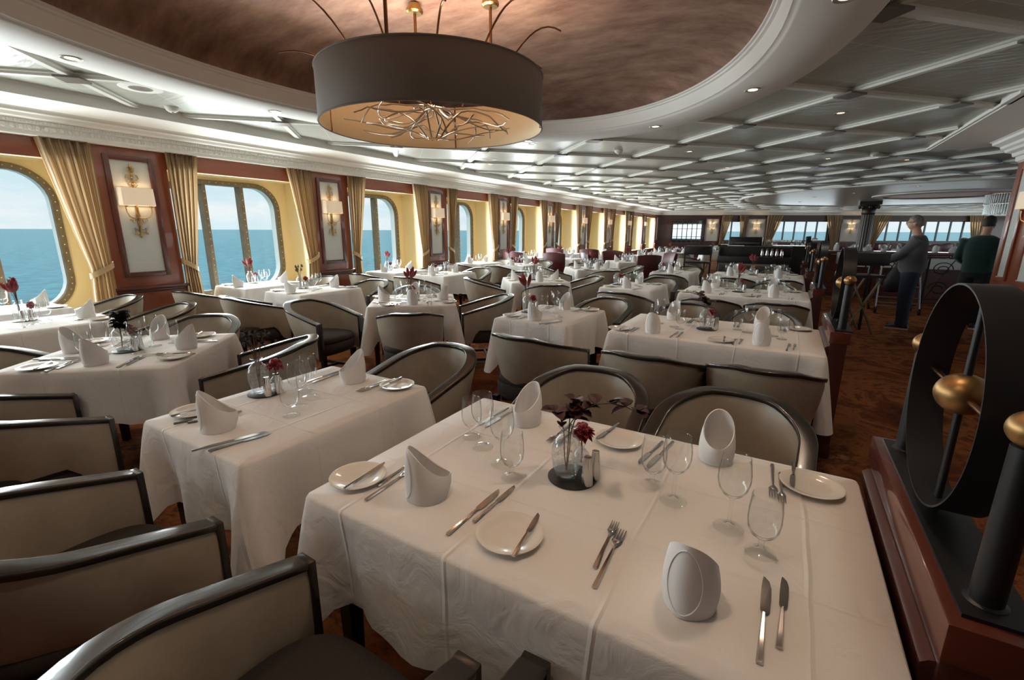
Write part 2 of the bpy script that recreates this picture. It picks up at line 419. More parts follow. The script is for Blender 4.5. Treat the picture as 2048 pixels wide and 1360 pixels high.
for i, y0 in enumerate(YP[:-1]):
    ya, yb = y0 + PWD, YP[i+1]
    if yb < -1: continue
    nwin += 1
    near = i < 5
    wy0, wy1, wz0, wz1, rr = ya+.17, yb-.2, .60, 2.14, .34
    hole = rrect(wy0, wy1, wz0, wz1, rr); K = len(hole)
    # cream-painted bay: soffit, cheeks, sill and the plate round the opening
    c = MB()
    c.poly([(XO,ya,2.23),(XO,yb,2.23),(XP-.06,yb,2.23),(XP-.06,ya,2.23)])
    c.poly([(XO,ya+.004,.54),(XO,ya+.004,2.23),(XP-.06,ya+.004,2.23),(XP-.06,ya+.004,.54)])
    c.poly([(XO,yb-.004,.54),(XP-.06,yb-.004,.54),(XP-.06,yb-.004,2.23),(XO,yb-.004,2.23)])
    c.poly([(XO,ya,.545),(XP-.02,ya,.545),(XP-.02,yb,.545),(XO,yb,.545)])
    outer = []
    for (y, z) in hole:
        dy, dz = y-(ya+yb)/2, z-(.54+2.23)/2
        s = min((yb-ya)/2/abs(dy) if abs(dy) > 1e-6 else 9e9, (2.23-.54)/2/abs(dz) if abs(dz) > 1e-6 else 9e9)
        outer.append(((ya+yb)/2+dy*s, (.54+2.23)/2+dz*s))
    c.loft([[(XO, y, z) for y, z in hole], [(XO, y, z) for y, z in outer]], caps=False)
    for (y, z) in ((ya,.54),(ya,2.23),(yb,.54),(yb,2.23)):   # corner wedges
        j = min(range(K), key=lambda q: abs(outer[q][0]-y)+abs(outer[q][1]-z))
        for q in (j-1, j+1):
            c.poly([(XO, y, z), (XO,)+outer[j], (XO,)+outer[q % K]])
    win = struct('window_%d' % nwin, c, M['cream'], smooth=0, fix=False)
    # frame ring with rivets, mullions, hull jamb, pane
    def ring(o, x): return [(x, y, z) for y, z in rrect(wy0-o, wy1+o, wz0-o, wz1+o, rr+o)]
    MB().loft([ring(.055,XO+.002), ring(.05,XO+.02), ring(-.012,XO+.02), ring(-.015,XO-.03)], caps=False).build('frame', M['brassframe'], win, smooth=50)
    MB().loft([ring(-.012,XO+.0), ring(-.012,XO-.15)], caps=False).build('jamb', M['jamb'], win, smooth=60)
    mu = MB()
    for t in (1/3, 2/3):
        y = wy0 + (wy1-wy0)*t
        mu.box(XO-.13, y-.026, wz0, XO+.012, y+.026, wz1)
    mu.build('mullion', M['brassframe'], win)
    if near:
        rv = MB()
        for q in range(0, K):
            (y, z), (y2, z2) = ring(.02, 0)[q][1:], ring(.02, 0)[(q+1) % K][1:]
            nseg = max(1, int(math.hypot(y2-y, z2-z)/.09))
            for s_ in range(nseg):
                rv.ball((XO+.021, y+(y2-y)*s_/nseg, z+(z2-z)*s_/nseg), .007, nu=6, nv=4)
        for t in (1/3, 2/3):
            y = wy0 + (wy1-wy0)*t
            for k in range(15): rv.ball((XO+.013, y, wz0+.1+k*.095), .007, nu=6, nv=4)
        ro = rv.build('rivet_line', M['rivet'], win, fix=False)
    MB().poly(ring(-.012, XO-.1)).build('pane', M['pane'], win, smooth=0)
    # polished valance board over the bay
    MB().box(XP-.055, ya, 2.21, XP-.02, yb, 2.5).build('valance', M['mahogany_h'], win)

# --- cornice along the window wall
prof = [(-6.72,2.40),(-6.55,2.40),(-6.548,2.425),(-6.535,2.44),(-6.53,2.495),(-6.505,2.50),(-6.50,2.53),(-6.48,2.535),(-6.45,2.55),(-6.43,2.575),(-6.40,2.585),(-6.395,2.605),(-6.38,2.62),(-5.83,2.62),(-5.83,2.70),(-5.80,2.74),(-6.72,2.74)]
cn = MB().loft([[(x,y,z) for x,z in prof] for y in (-3.6, 28.2)])
corn = struct('trim_20', cn, M['plaster'], smooth=20)
eg = MB(); y = -.4
while y < 14:
    eg.ball((-6.532, y, 2.466), .012, .021, .024, nu=8, nv=6); eg.box(-6.54, y+.026, 2.442, -6.526, y+.034, 2.492); y += .06
y = -.4
while y < 10:
    eg.box(-6.508, y, 2.505, -6.488, y+.014, 2.527); y += .026
eg.build('egg_and_dart', M['plaster'], corn, fix=False, smooth=60)

# --- ceiling with oval opening, lattice of beams, dropped soffit
cm = MB(); S = .3
ix = lambda a, b: [a + S*k for k in range(int((b-a)/S)+2)]
for x in ix(-5.9, 12.6):
    for y in ix(-3.7, 39.5):
        cxm, cym = x+S/2, y+S/2
        if in_oval(cxm, cym, 2.28, 3.1): continue
        b = len(cm.v); cm.v += [(x,y,ZC),(x,y+S,ZC),(x+S,y+S,ZC),(x+S,y,ZC)]; cm.f.append((b,b+1,b+2,b+3))
struct('ceiling', cm, M['ceiling'], smooth=0, fix=False)
SOFX, SOFY = 1.6, 9.25
FC, FR = (4.6, 21.2), 6.5      # flat round ceiling field farther aft
def beam_ok(x, y):
    if x < -5.84 or y < -3.5 or x > 11 or y > 28.5+(x+6.7)*.55: return False
    if x > SOFX and y < SOFY: return False
    if in_oval(x, y, 2.42, 3.28): return False
    if math.hypot(x-FC[0], y-FC[1]) < FR: return False
    return True
bm_ = MB()
def bprof(p, q):
    d = (q-p).normalized(); r = Vector((-d.y, d.x))
    pr = [(-.042,ZC),(-.042,2.705),(-.03,2.70),(-.026,2.683),(.026,2.683),(.03,2.70),(.042,2.705),(.042,ZC)]
    bm_.loft([[(c.x+r.x*o, c.y+r.y*o, z) for o, z in pr] for c in (p, q)])
NX, NY, NS = .31, 5.35, .91
for sgn in (1, -1):
    for k in range(-22, 34):
        c0 = (NX - sgn*NY) + 2*NS*k            # x - sgn*y = c0
        run = None; t = -4.0
        while t < 40:
            y = t; x = c0 + sgn*y
            ok = beam_ok(x, y)
            if ok and run is None: run = Vector((x, y))
            if run is not None and (not ok or t > 39.9):
                q = Vector((x, y))
                if (q-run).length > .12: bprof(run, q)
                run = None
            t += .04
struct('trim_21', bm_, M['beam'], smooth=20)
nd = MB()
for i in range(-8, 13):
    for j in range(-11, 30):
        if (i+j) % 2: continue
        x, y = NX+NS*i, NY+NS*j
        if beam_ok(x, y) and y < 22:
            h = .125
            nd.loft([[(x-h*1.0,y,z) if k == 0 else (x,y-h,z) if k == 1 else (x+h,y,z) if k == 2 else (x,y+h,z) for k in range(4)] for z in (2.668, 2.684)])
struct('trim_22', nd, M['boss'], smooth=0)
# dropped soffit beside the service wall
so = MB().box(SOFX, -3.6, 2.655, 2.45, SOFY, 2.74).box(SOFX-.03, -3.6, 2.665, SOFX, SOFY, 2.69).box(SOFX-.05, 5.9, 2.655, SOFX+.02, 6.35, 2.73)
struct('trim_23', so, M['plaster'])
# flat round field with moulded edge and two copper coves
fl = MB(); n = 72
cir = lambda r, z, c=FC: [(c[0]+r*cos(2*PI*k/n), c[1]+r*sin(2*PI*k/n), z) for k in range(n)]
fl.loft([cir(FR,2.72), cir(FR,2.66), cir(FR-.06,2.65), cir(FR-.1,2.69), cir(FR-.2,2.69)], caps=False)
fo = struct('trim_24', fl, M['plaster'], smooth=40)
MB().poly(cir(FR-.15, 2.692)).build('field', M['ceiling'], fo, smooth=0, fix=False)
M['cove'] = mat('copper_cove', (196,110,52), .45, metal=.2)
for cc, rr2 in (((4.2,20.6),1.9),):
    MB().loft([cir(rr2,2.66,cc), cir(rr2,2.69,cc), cir(rr2-.25,2.64,cc), cir(rr2-.3,2.66,cc)], caps=False).build('molding', M['plaster'], fo, smooth=40)
    MB().poly(cir(rr2-.28, 2.675, cc)).build('cove', M['cove'], fo, smooth=0, fix=False)

# --- oval dome: soffit ring, moulding, mottled bowl
n = 120
def ell(o, z, a=2.08, b=2.83): return [(DC[0]+(a+o)*cos(2*PI*k/n), DC[1]+(b+o)*sin(2*PI*k/n), z) for k in range(n)]
def ell2(t, z, a=2.08, b=2.83): return [(DC[0]+a*t*cos(2*PI*k/n), DC[1]+b*t*sin(2*PI*k/n), z) for k in range(n)]
rg = MB().loft([ell(.42,2.72), ell(.42,2.635), ell(.405,2.62), ell(.01,2.62), ell(0,2.628)], caps=False)
rg.loft([ell(0,2.628), ell(-.012,2.64), ell(-.03,2.642), ell(-.035,2.66), ell(-.05,2.675), ell(-.06,2.735), ell(-.08,2.74), ell(-.085,2.752), ell(-.1,2.755), ell(-.1,2.77), ell(.1,2.775)], caps=False)
struct('trim_25', rg, M['plaster'], smooth=50)
dm = MB().loft([ell2(1.06,2.74), ell2(1.06,2.80), ell2(1.035,2.88), ell2(.98,2.96), ell2(.88,3.03), ell2(.7,3.08), ell2(.45,3.11), ell2(.2,3.12), ell2(.02,3.12)], caps=True)
dm.f.pop(-2)
struct('ceiling_dome', dm, M['dome'], smooth=60, fix=False)

# --- service wall beyond the dividers
XR = 2.4; YR = 8.6
sw = struct('wall_right', MB().box(XR, -3.6, 0, XR+.4, YR, 2.7), M['mahogany'])
for (ya, yb) in ((8.13, 8.37), (6.5, 7.75), (4.4, 6.0), (2.3, 3.9), (.2, 1.8)):
    MB().box(XR-.008, ya, .95, XR, yb, 2.26).build('panel', M['panel'], sw)
    f = MB()
    for (a, b, c, d) in ((ya-.05,ya,.9,2.31),(yb,yb+.05,.9,2.31),(ya,yb,.9,.95),(ya,yb,2.26,2.31)):
        f.box(XR-.025, a, c, XR, b, d)
    f.build('frame', M['mahogany_h'], sw, bevel=.006)
MB().box(XR-.04, -3.6, .78, XR+.42, YR+.04, .83).build('ledge', M['mahogany_dk'], sw, bevel=.005)
prr = [(0,2.36),(.03,2.38),(.035,2.43),(.06,2.44),(.07,2.48),(.12,2.5),(.13,2.53),(.16,2.55),(.17,2.58),(.23,2.61),(.235,2.64),(.26,2.655)]
c = MB().loft([[(XR-o, -3.6, z) for o, z in prr], [(XR-o, YR+o, z) for o, z in prr], [(XR+.4+o, YR+o, z) for o, z in prr]], closed=False, caps=False)
struct('trim_26', c, M['plaster'], smooth=25)

# --- aft wall (runs obliquely): windows, mirror, panels
fw = MB()
OPEN = [(3.75, 4.9, .95, 2.08), (6.7, 9.85, .95, 2.1), (12.5, 18.2, .95, 2.12)]
xs = 0
for a, b, z0, z1 in OPEN:
    fw.box(xs, 0, 0, a, .18, 2.75); fw.box(a, 0, 0, b, .18, z0); fw.box(a, 0, z1, b, .18, 2.75); xs = b
fw.box(xs, 0, 0, WL+4, .18, 2.75)
M['aftwood'] = mat('dark_walnut', (74,46,34), .4, coat=.2)
fwo = struct('wall_far', fw, M['aftwood'])
fwo.location = (P0.x, P0.y, 0); fwo.rotation_euler = (0, 0, WANG)
def fpt(s, z, off=0): return (P0.x + WD.x*s + WD.y*off, P0.y + WD.y*s - WD.x*off, z)
for k, (a, b, z0, z1) in enumerate(OPEN):
    wf = MB().box(a, .1, z0, b, .18, z0+.05).box(a, .1, z1-.05, b, .18, z1)
    nm = {0: 1, 1: 4, 2: 7}[k]
    for j in range(nm+2):
        x = a + (b-a)*j/(nm+1); wf.box(x-.03, .1, z0, x+.03, .18, z1)
    o = struct('window_%d' % (40+k), wf, M['lacquer'])
    o.location = fwo.location; o.rotation_euler = fwo.rotation_euler
    MB().poly([(a,.16,z0),(b,.16,z0),(b,.16,z1),(a,.16,z1)]).build('pane', M['pane'], o, smooth=0, fix=False)
for a, b in ((2.8,3.5),(5.2,6.15),(10.55,11.6)):
    MB().box(a, -.02, .95, b, 0, 2.18).build('panel', M['panel'], fwo)
    f = MB()
    for (p, q, z0, z1) in ((a-.06,a,.9,2.24),(b,b+.06,.9,2.24),(a,b,.9,.95),(a,b,2.18,2.24)): f.box(p, -.05, z0, q, 0, z1)
    f.build('frame', M['mahogany_dk'], fwo)
prr = [(0,2.40),(.05,2.43),(.06,2.5),(.12,2.53),(.18,2.57),(.22,2.62),(.6,2.64),(.6,2.72)]
c = MB().loft([[(s, -o, z) for o, z in prr] for s in (0, WL+4)], closed=False, caps=False)
o = struct('trim_27', c, M['plaster'], smooth=25); o.location = fwo.location; o.rotation_euler = fwo.rotation_euler
# lattice mirror
M['mirror'] = mat('mirror', (205,215,215), .03, metal=1)
mt = thing('lattice_mirror', 'large mirror divided by a dark lattice on the aft wall', 'mirror', fpt(1.72, .8, .03), WANG)
MB().box(-.84,-.02,0,.84,0,1.3).build('mirror_glass', M['mirror'], mt)
lt = MB()
for k in range(7): lt.box(-.86+k*.28,-.05,0,-.83+k*.28,-.02,1.3)
for z in (0, .37, .82, 1.28): lt.box(-.86,-.05,z,.86,-.02,z+.03)
lt.build('lattice', M['lacquer'], mt)
# ---------------------------------------------------------------- furniture prototypes
def arc_path(w=.275, back=-.285, front=.27, n=34):
    """U-shaped plan of the tub chair, from one arm end round the back to the other"""
    pts = []; yc = back + w
    L1 = front - yc; La = PI*w; tot = 2*L1 + La
    for k in range(n+1):
        s = tot*k/n
        if s < L1: p = (w, front - s); nn = (1, 0)
        elif s < L1+La:
            a = -(s-L1)/w; p = (w*cos(a), yc + w*sin(a)*1.0); nn = (cos(a), sin(a))
        else: p = (-w, yc + (s-L1-La)); nn = (-1, 0)
        pts.append((p, nn, abs(2*k/n-1)))
    return pts
def tub_chair(name='tub_chair', shell='leather'):
    t = thing(name, 'x', 'chair')
    path = arc_path()
    top = lambda u: .80 - .155*max(0, (u-.2)/.8)**1.05
    bot = lambda u: .445 - (.15*min(1, max(0, (u-.80)/.10)) if u > .80 else -.02*(u-.4))
    rings = []
    for (p, nn, u) in path:
        zt, zb = top(u), bot(u)
        sec = []
        for o, f in ((.0,0),(.012,.15),(.024,.5),(.028,.85),(.024,1.0),(-.022,1.0),(-.026,.85),(-.024,.5),(-.02,.15),(-.018,0)):
            z = zb + (zt-.022-zb)*f
            sh = -.05*(1-f)*(1-min(1, max(0, (u-.45)/.4)))*(1 if nn[1] < -.05 else .6)   # tapers in towards the base
            sec.append((p[0]+nn[0]*(o+sh), p[1]+nn[1]*(o+sh), z))
        rings.append(sec)
    MB().loft(rings).build('backrest', M[shell], t, smooth=50)
    rl = []
    for (p, nn, u) in path:
        z = top(u)
        rl.append([(p[0]+nn[0]*o, p[1]+nn[1]*o, z+dz) for o, dz in ((.032,-.022),(.034,-.004),(.03,0),(-.026,0),(-.031,-.004),(-.029,-.022))])
    r = MB().loft(rl)
    for sx in (1, -1):
        r.box(sx*.275-.031, .268, .29, sx*.275+.031, .29, .643)
    r.build('top_rail', M['lacquer'], t, smooth=40, bevel=.003)
    n = 56
    def dplan(w, y0, y1, z):
        pts = []
        for k in range(n):
            a = 2*PI*k/n; c_, s_ = cos(a), sin(a)
            e = .55 if s_ > 0 else .8
            pts.append((w*math.copysign(abs(c_)**e, c_), (y0+y1)/2 + (y1-y0)/2*math.copysign(abs(s_)**e, s_), z))
        return pts
    MB().loft([dplan(.22,-.22,.24,.30), dplan(.255,-.25,.275,.33), dplan(.258,-.255,.28,.41), dplan(.25,-.25,.27,.425)]).build('seat_base', M['seatcloth'], t, smooth=60)
    MB().loft([dplan(.236,-.23,.27,.42), dplan(.25,-.238,.287,.435), dplan(.25,-.238,.29,.462), dplan(.232,-.225,.272,.482), dplan(.14,-.14,.18,.492)]).build('seat', M['seatcloth'], t, smooth=60)
    for sx in (1, -1):
        for sy, yy in ((1, .22), (-1, -.2)):
            MB().loft([[(sx*.2+a*q, yy+b*q, z) for a, b in ((-1,-1),(1,-1),(1,1),(-1,1))] for q, z in ((.014,0),(.022,.31))]).build('leg', M['blackwood'], t)
    MB().box(-.2,-.01,.1,.2,.012,.125).box(-.212,-.2,.1,-.19,.22,.125).box(.19,-.2,.1,.212,.22,.125).build('stretcher', M['blackwood'], t)
    return t
P_chair = Proto(tub_chair)

def red_chair():
    t = thing('wing_chair', 'x', 'chair')
    rings = []
    for k in range(13):
        u = -1+2*k/12; x = .27*u; y = -.27+.055*u*u
        zt = .98-.03*u*u
        rings.append([(x*1.0, y-.03, .42), (x*1.04, y-.055, .7), (x*1.06, y-.09, zt-.02), (x*1.06, y-.075, zt), (x*1.05, y-.035, zt), (x*1.05, y-.01, zt-.03), (x*1.02, y+.03, .7), (x, y+.04, .42)])
    MB().loft(rings).build('backrest', M['redleather'], t, smooth=50)
    for sx in (1, -1):
        MB().box(min(sx*.24,sx*.3), -.24, .4, max(sx*.24,sx*.3), .2, .64).build('armrest', M['redleather'], t, bevel=.02, smooth=60)
    MB().box(-.26,-.26,.3,.26,.26,.48).build('seat', M['redleather'], t, bevel=.03, smooth=60)
    for sx in (1, -1):
        for yy in (-.22, .2):
            MB().lathe([(.016,0),(.024,.31)], 8, (sx*.22, yy, 0)).build('leg', M['blackwood'], t)
    return t
P_red = Proto(red_chair)

TZ = .755
def table_proto(hx, hy):
    def fn():
        t = thing('dining_table', 'x', 'table')
        MB().box(-hx+.012, -hy+.012, TZ-.035, hx-.012, hy-.012, TZ-.004).build('table_top', M['table'], t, bevel=.004)
        for sx in (1, -1):
            for sy in (1, -1):
                x, y = sx*(hx-.07), sy*(hy-.07)
                MB().loft([[(x+a*q, y+b*q, z) for a, b in ((-1,-1),(1,-1),(1,1),(-1,1))] for q, z in ((.018,0),(.03,TZ-.035))]).build('leg', M['blackwood'], t)
        return t
    return fn
def cloth_mesh(hx, hy, drop=.33, seed=0, wallx=None):
    rnd = random.Random(seed); ph = [rnd.uniform(0, 6.28) for _ in range(8)]
    per = []; rc = .018
    def edge(ax, ay, bx, by, n, nx, ny):
        for k in range(n):
            t = k/n; per.append((ax+(bx-ax)*t, ay+(by-ay)*t, nx, ny))
    def corner(cx, cy, a0, n=7):
        for k in range(n):
            a = a0 + PI/2*k/n; per.append((cx+rc*cos(a), cy+rc*sin(a), cos(a), sin(a)))
    ax, ay = hx-rc, hy-rc; nx_, ny_ = int(hx*50), int(hy*50)
    corner(ax, -ay, -PI/2); edge(hx, -ay, hx, ay, ny_, 1, 0)
    corner(ax, ay, 0); edge(ax, hy, -ax, hy, nx_, 0, 1)
    corner(-ax, ay, PI/2); edge(-hx, ay, -hx, -ay, ny_, -1, 0)
    corner(-ax, -ay, PI); edge(-ax, -hy, ax, -hy, nx_, 0, -1)
    rows = 13; rings = []
    s = 0; S = []
    for i, p in enumerate(per):
        q = per[(i+1) % len(per)]; S.append(s); s += math.hypot(q[0]-p[0], q[1]-p[1])
    tot = s
    for r in range(rows+1):
        f = r/rows; ring = []
        for i, (x, y, nx, ny) in enumerate(per):
            d = min(math.hypot(abs(x)-hx, abs(y)-hy), 1)
            wc = math.exp(-(d/.07)**2)
            wn = math.exp(-((d-.16)/.07)**2)
            a = S[i]/tot*2*PI
            rip = sin(7*a+ph[0])*.4 + sin(13*a+ph[1])*.35 + sin(23*a+ph[2])*.25
            out = .004 + f*(.012 + .085*wc - .045*wn) + .014*f**1.3*rip*(1-wc)
            tw = .03*f*wn*rip
            z = TZ+.004 - f*(drop*(1+.42*wc) + .012*sin(5*a+ph[3]) + .018*rip*f)
            if r == 0: out, z, tw = -.004, TZ+.004, 0
            elif f < .09: out = .003; z = TZ - .006
            X, Y = x+nx*out-ny*tw, y+ny*out+nx*tw
            if wallx and Y > -.30: X = min(X, hx+wallx)          # hangs flat where it meets the divider
            ring.append((X, Y, z))
        rings.append(ring)
    m = MB().loft(rings, caps=False)
    b = len(m.v); n = len(per)
    # top as nested rings so that the linen can undulate a little
    prev = 0
    for q in (.86, .6, .3):
        st = len(m.v)
        for (x, y, _z) in rings[0]: m.v.append((x*q, y*q, TZ+.0045))
        for j in range(n): m.f.append((prev+j, prev+(j+1) % n, st+(j+1) % n, st+j))
        prev = st
    m.f.append(tuple(prev+j for j in range(n)))
    me = m.mesh('tablecloth', M['cloth'], smooth=70)
    return me
TOP = TZ + .0055

# ---------------------------------------------------------------- tableware prototypes
def napkin():
    n, rows = 44, 12
    def ring(f, off=0.0):
        out = []
        for k in range(n):
            th = 2*PI*k/n                       # th = 0 : tall side, towards the diner (-y)
            c = cos(th); q = (1+c)/2
            h = .066 + .094*q**1.45
            rx = .051 + .006*sin(PI*min(1, f*.9)) - .012*f*f*(1-q)
            ry = .055 + .006*sin(PI*f*.8)
            pk = 1 + .16*max(0, -cos(th))**6*f + .07*max(0, c)**14          # soft corner at the back
            lean = .010*f*f*q
            out.append(((rx*pk-off)*sin(th), -(ry*pk-off)*c + lean, f*h if off == 0 else max(f*h-.0015, .002)))
        return out
    m = MB().loft([ring(f/rows) for f in range(rows+1)] + [ring(f/rows, .0035) for f in range(rows, -1, -1)])
    fl = []
    for k in range(33):                        # hem of the oval flap on the tall side
        a = 2*PI*k/32; u = .0335*sin(a)*(1-.12*cos(a)); v = .079+.070*cos(a); f = min(1, v/.156)
        ry = .055 + .006*sin(PI*f*.8); rx = .051 + .006*sin(PI*min(1, f*.9))
        fl.append((u, -ry*(1+.07*max(0,1-(u/rx)**2)**7)*math.sqrt(max(0, 1-(u/rx)**2)) - .0008 + .010*f*f*.95, v))
    m.tube(fl, .0017, 5, caps=False)
    o = m.build('folded_napkin', M['napkin'], None, smooth=60)
    return tag(o, 'x', 'napkin')
P_nap = Proto(napkin)
def plate():
    pr = [(.03,0),(.05,.001),(.056,.004),(.078,.0125),(.083,.0145),(.0835,.0165),(.081,.017),(.070,.0145),(.056,.009),(.05,.0075),(.02,.007),(.0005,.007)]
    o = MB().lathe(pr, 48).build('bread_plate', M['porcelain'], None, smooth=60)
    return tag(o, 'x', 'plate')
P_plate = Proto(plate)
def sec(y, w, z0, th, x=0):
    a, b = w/2, th
    return [(x-a, y, z0+b*.3), (x-a*.6, y, z0), (x+a*.6, y, z0), (x+a, y, z0+b*.3), (x+a*.6, y, z0+b), (x-a*.6, y, z0+b)]
def handle(L0, L1):
    return MB().loft([sec(L0,.010,.001,.006), sec(L0+.003,.0125,.0005,.007), sec(L0+(L1-L0)*.5,.0105,.001,.0065), sec(L1,.007,.0015,.0055)])
def fork(L=.218):
    def fn():
        t = thing('fork', 'x', 'fork'); k = L/.218
        handle(-L/2, L*.12).build('handle', M['steel'], t, smooth=50)
        h = MB().loft([sec(L*.12,.006,.002,.005), sec(L*.17,.007,.004,.004), sec(L*.22,.018*k,.006,.0032), sec(L*.26,.025*k,.005,.003), sec(L*.29,.0255*k,.004,.003)])
        for i in range(4):
            x = (-1.5+i)*.0068*k
            h.loft([sec(L*.285,.0046*k,.004,.003,x), sec(L*.40,.0040*k,.002,.0028,x), sec(L*.5,.0022*k,.004,.002,x)])
        h.build('tines', M['steel'], t, smooth=50)
        return t
    return fn
def knife(L=.238):
    def fn():
        t = thing('knife', 'x', 'knife'); k = L/.238
        handle(-L/2, L*.03).build('handle', M['steel'], t, smooth=50)
        def bs(y, l, r_, th): return [(l, y, .003), (r_, y, .0035), (r_, y, .0035+th*.3), (l, y, .003+th)]
        MB().loft([bs(L*.02,-.004,.004,.003), bs(L*.06,-.007*k,.010*k,.0022), bs(L*.2,-.008*k,.0112*k,.002), bs(L*.36,-.008*k,.0105*k,.002), bs(L*.45,-.007*k,.006*k,.0016), bs(L*.5,-.006*k,-.003*k,.001)]).build('blade', M['steel'], t, smooth=40)
        return t
    return fn
P_fork = Proto(fork()); P_fork2 = Proto(fork(.185)); P_knife = Proto(knife()); P_knife2 = Proto(knife(.205)); P_bknife = Proto(knife(.175))
def wine():
    pr = [(.0004,.004),(.02,.0035),(.036,.002),(.0365,.003),(.02,.006),(.008,.012),(.0048,.022),(.0042,.05),(.0048,.082),(.010,.09),(.024,.1),(.034,.116),(.0385,.136),(.0385,.158),(.035,.184),(.0328,.2),(.0322,.2015),(.0312,.2005),(.0338,.184),(.0372,.158),(.0372,.137),(.0328,.118),(.023,.103),(.009,.095),(.0004,.094)]
    pr = [(.0004,0),(.036,0)] + pr[2:]
    o = MB().lathe(pr, 36).build('wine_glass', M['glass'], None, smooth=70); return tag(o, 'x', 'glass')
def goblet():
    pr = [(.0004,0),(.033,0),(.0335,.002),(.018,.006),(.008,.012),(.006,.022),(.0065,.034),(.012,.042),(.026,.052),(.034,.068),(.0365,.09),(.0355,.118),(.0325,.15),(.0318,.153),(.031,.152),(.0342,.118),(.0352,.09),(.0328,.07),(.0252,.056),(.011,.047),(.0004,.046)]
    o = MB().lathe(pr, 36).build('water_goblet', M['glass'], None, smooth=70); return tag(o, 'x', 'glass')
P_wine = Proto(wine); P_gob = Proto(goblet)
def matp():
    o = MB().lathe([(.0004,0),(.074,0),(.075,.0015),(.075,.004),(.073,.005),(.0004,.005)], 40).build('table_mat', M['slate'], None, smooth=50); return tag(o, 'x', 'mat')
P_mat = Proto(matp)
def vase():
    pr = [(.0004,0),(.026,0),(.03,.003),(.041,.035),(.046,.07),(.045,.1),(.036,.125),(.022,.14),(.018,.148),(.021,.158),(.027,.164),(.0255,.164),(.0195,.157),(.0165,.148),(.0205,.139),(.0345,.124),(.0432,.1),(.0442,.07),(.0392,.036),(.028,.008),(.0004,.007)]
    o = MB().lathe(pr, 36).build('bubble_glass_vase', M['vase_glass'], None, smooth=70); return tag(o, 'x', 'vase')
def bud():
    pr = [(.0004,0),(.018,0),(.026,.012),(.029,.03),(.025,.048),(.013,.062),(.009,.068),(.013,.078),(.0115,.078),(.0078,.068),(.0118,.061),(.0235,.047),(.0273,.03),(.0245,.014),(.0004,.006)]
    o = MB().lathe(pr, 28).build('bud_vase', M['vase_glass'], None, smooth=70); return tag(o, 'x', 'vase')
P_vase = Proto(vase); P_bud = Proto(bud)
def shaker():
    t = thing('shaker', 'x', 'shaker')
    MB().lathe([(.0004,0),(.0175,0),(.018,.003),(.0168,.03),(.0135,.065),(.0115,.082),(.0112,.086)], 24).build('body', M['chrome'], t, smooth=50)
    MB().lathe([(.0112,.086),(.011,.089),(.008,.0885),(.0004,.0875)], 24).build('cap', M['steel'], t, smooth=50)
    return t
P_shk = Proto(shaker)

def leaf(mb, c, d, up, ln, wd, fold=.15):
    c = Vector(c); d = Vector(d).normalized(); s_ = d.cross(Vector(up))
    if s_.length < .01: s_ = d.cross(Vector((1,0,0)))
    s_.normalize(); nn = s_.cross(d)
    prof = ((0,.05),(.2,.75),(.5,1),(.78,.72),(1,.05))
    b = len(mb.v)
    for t, q in prof:
        p = c + d*ln*t + nn*(fold*ln*(.5-t)*t*1.5)
        for x in (-1, 0, 1): mb.v.append(tuple(p + s_*x*wd*q/2 + nn*(abs(x)*fold*wd*q)))
    for i in range(4):
        for j in range(2): mb.f.append((b+i*3+j, b+i*3+j+1, b+i*3+j+4, b+i*3+j+3))
def stems(rnd, n, h, spread, base_z=.02, bend=(0,0)):
    out = []
    for i in range(n):
        a = rnd.uniform(0, 6.28); r = rnd.uniform(.3, 1)*spread
        ex, ey = r*cos(a)+bend[0], r*sin(a)+bend[1]; hh = h*rnd.uniform(.8, 1.05)
        pts = []
        for k in range(9):
            t = k/8; q = max(0, t-.55)/.45
            pts.append(Vector((.008*cos(a)*min(1, t*3)*(1-q)+ex*q**1.3, .008*sin(a)*min(1, t*3)*(1-q)+ey*q**1.3, base_z + hh*(t if t < .6 else .6+.4*sin((t-.6)/.4*PI/2)))))
        out.append(pts)
    return out
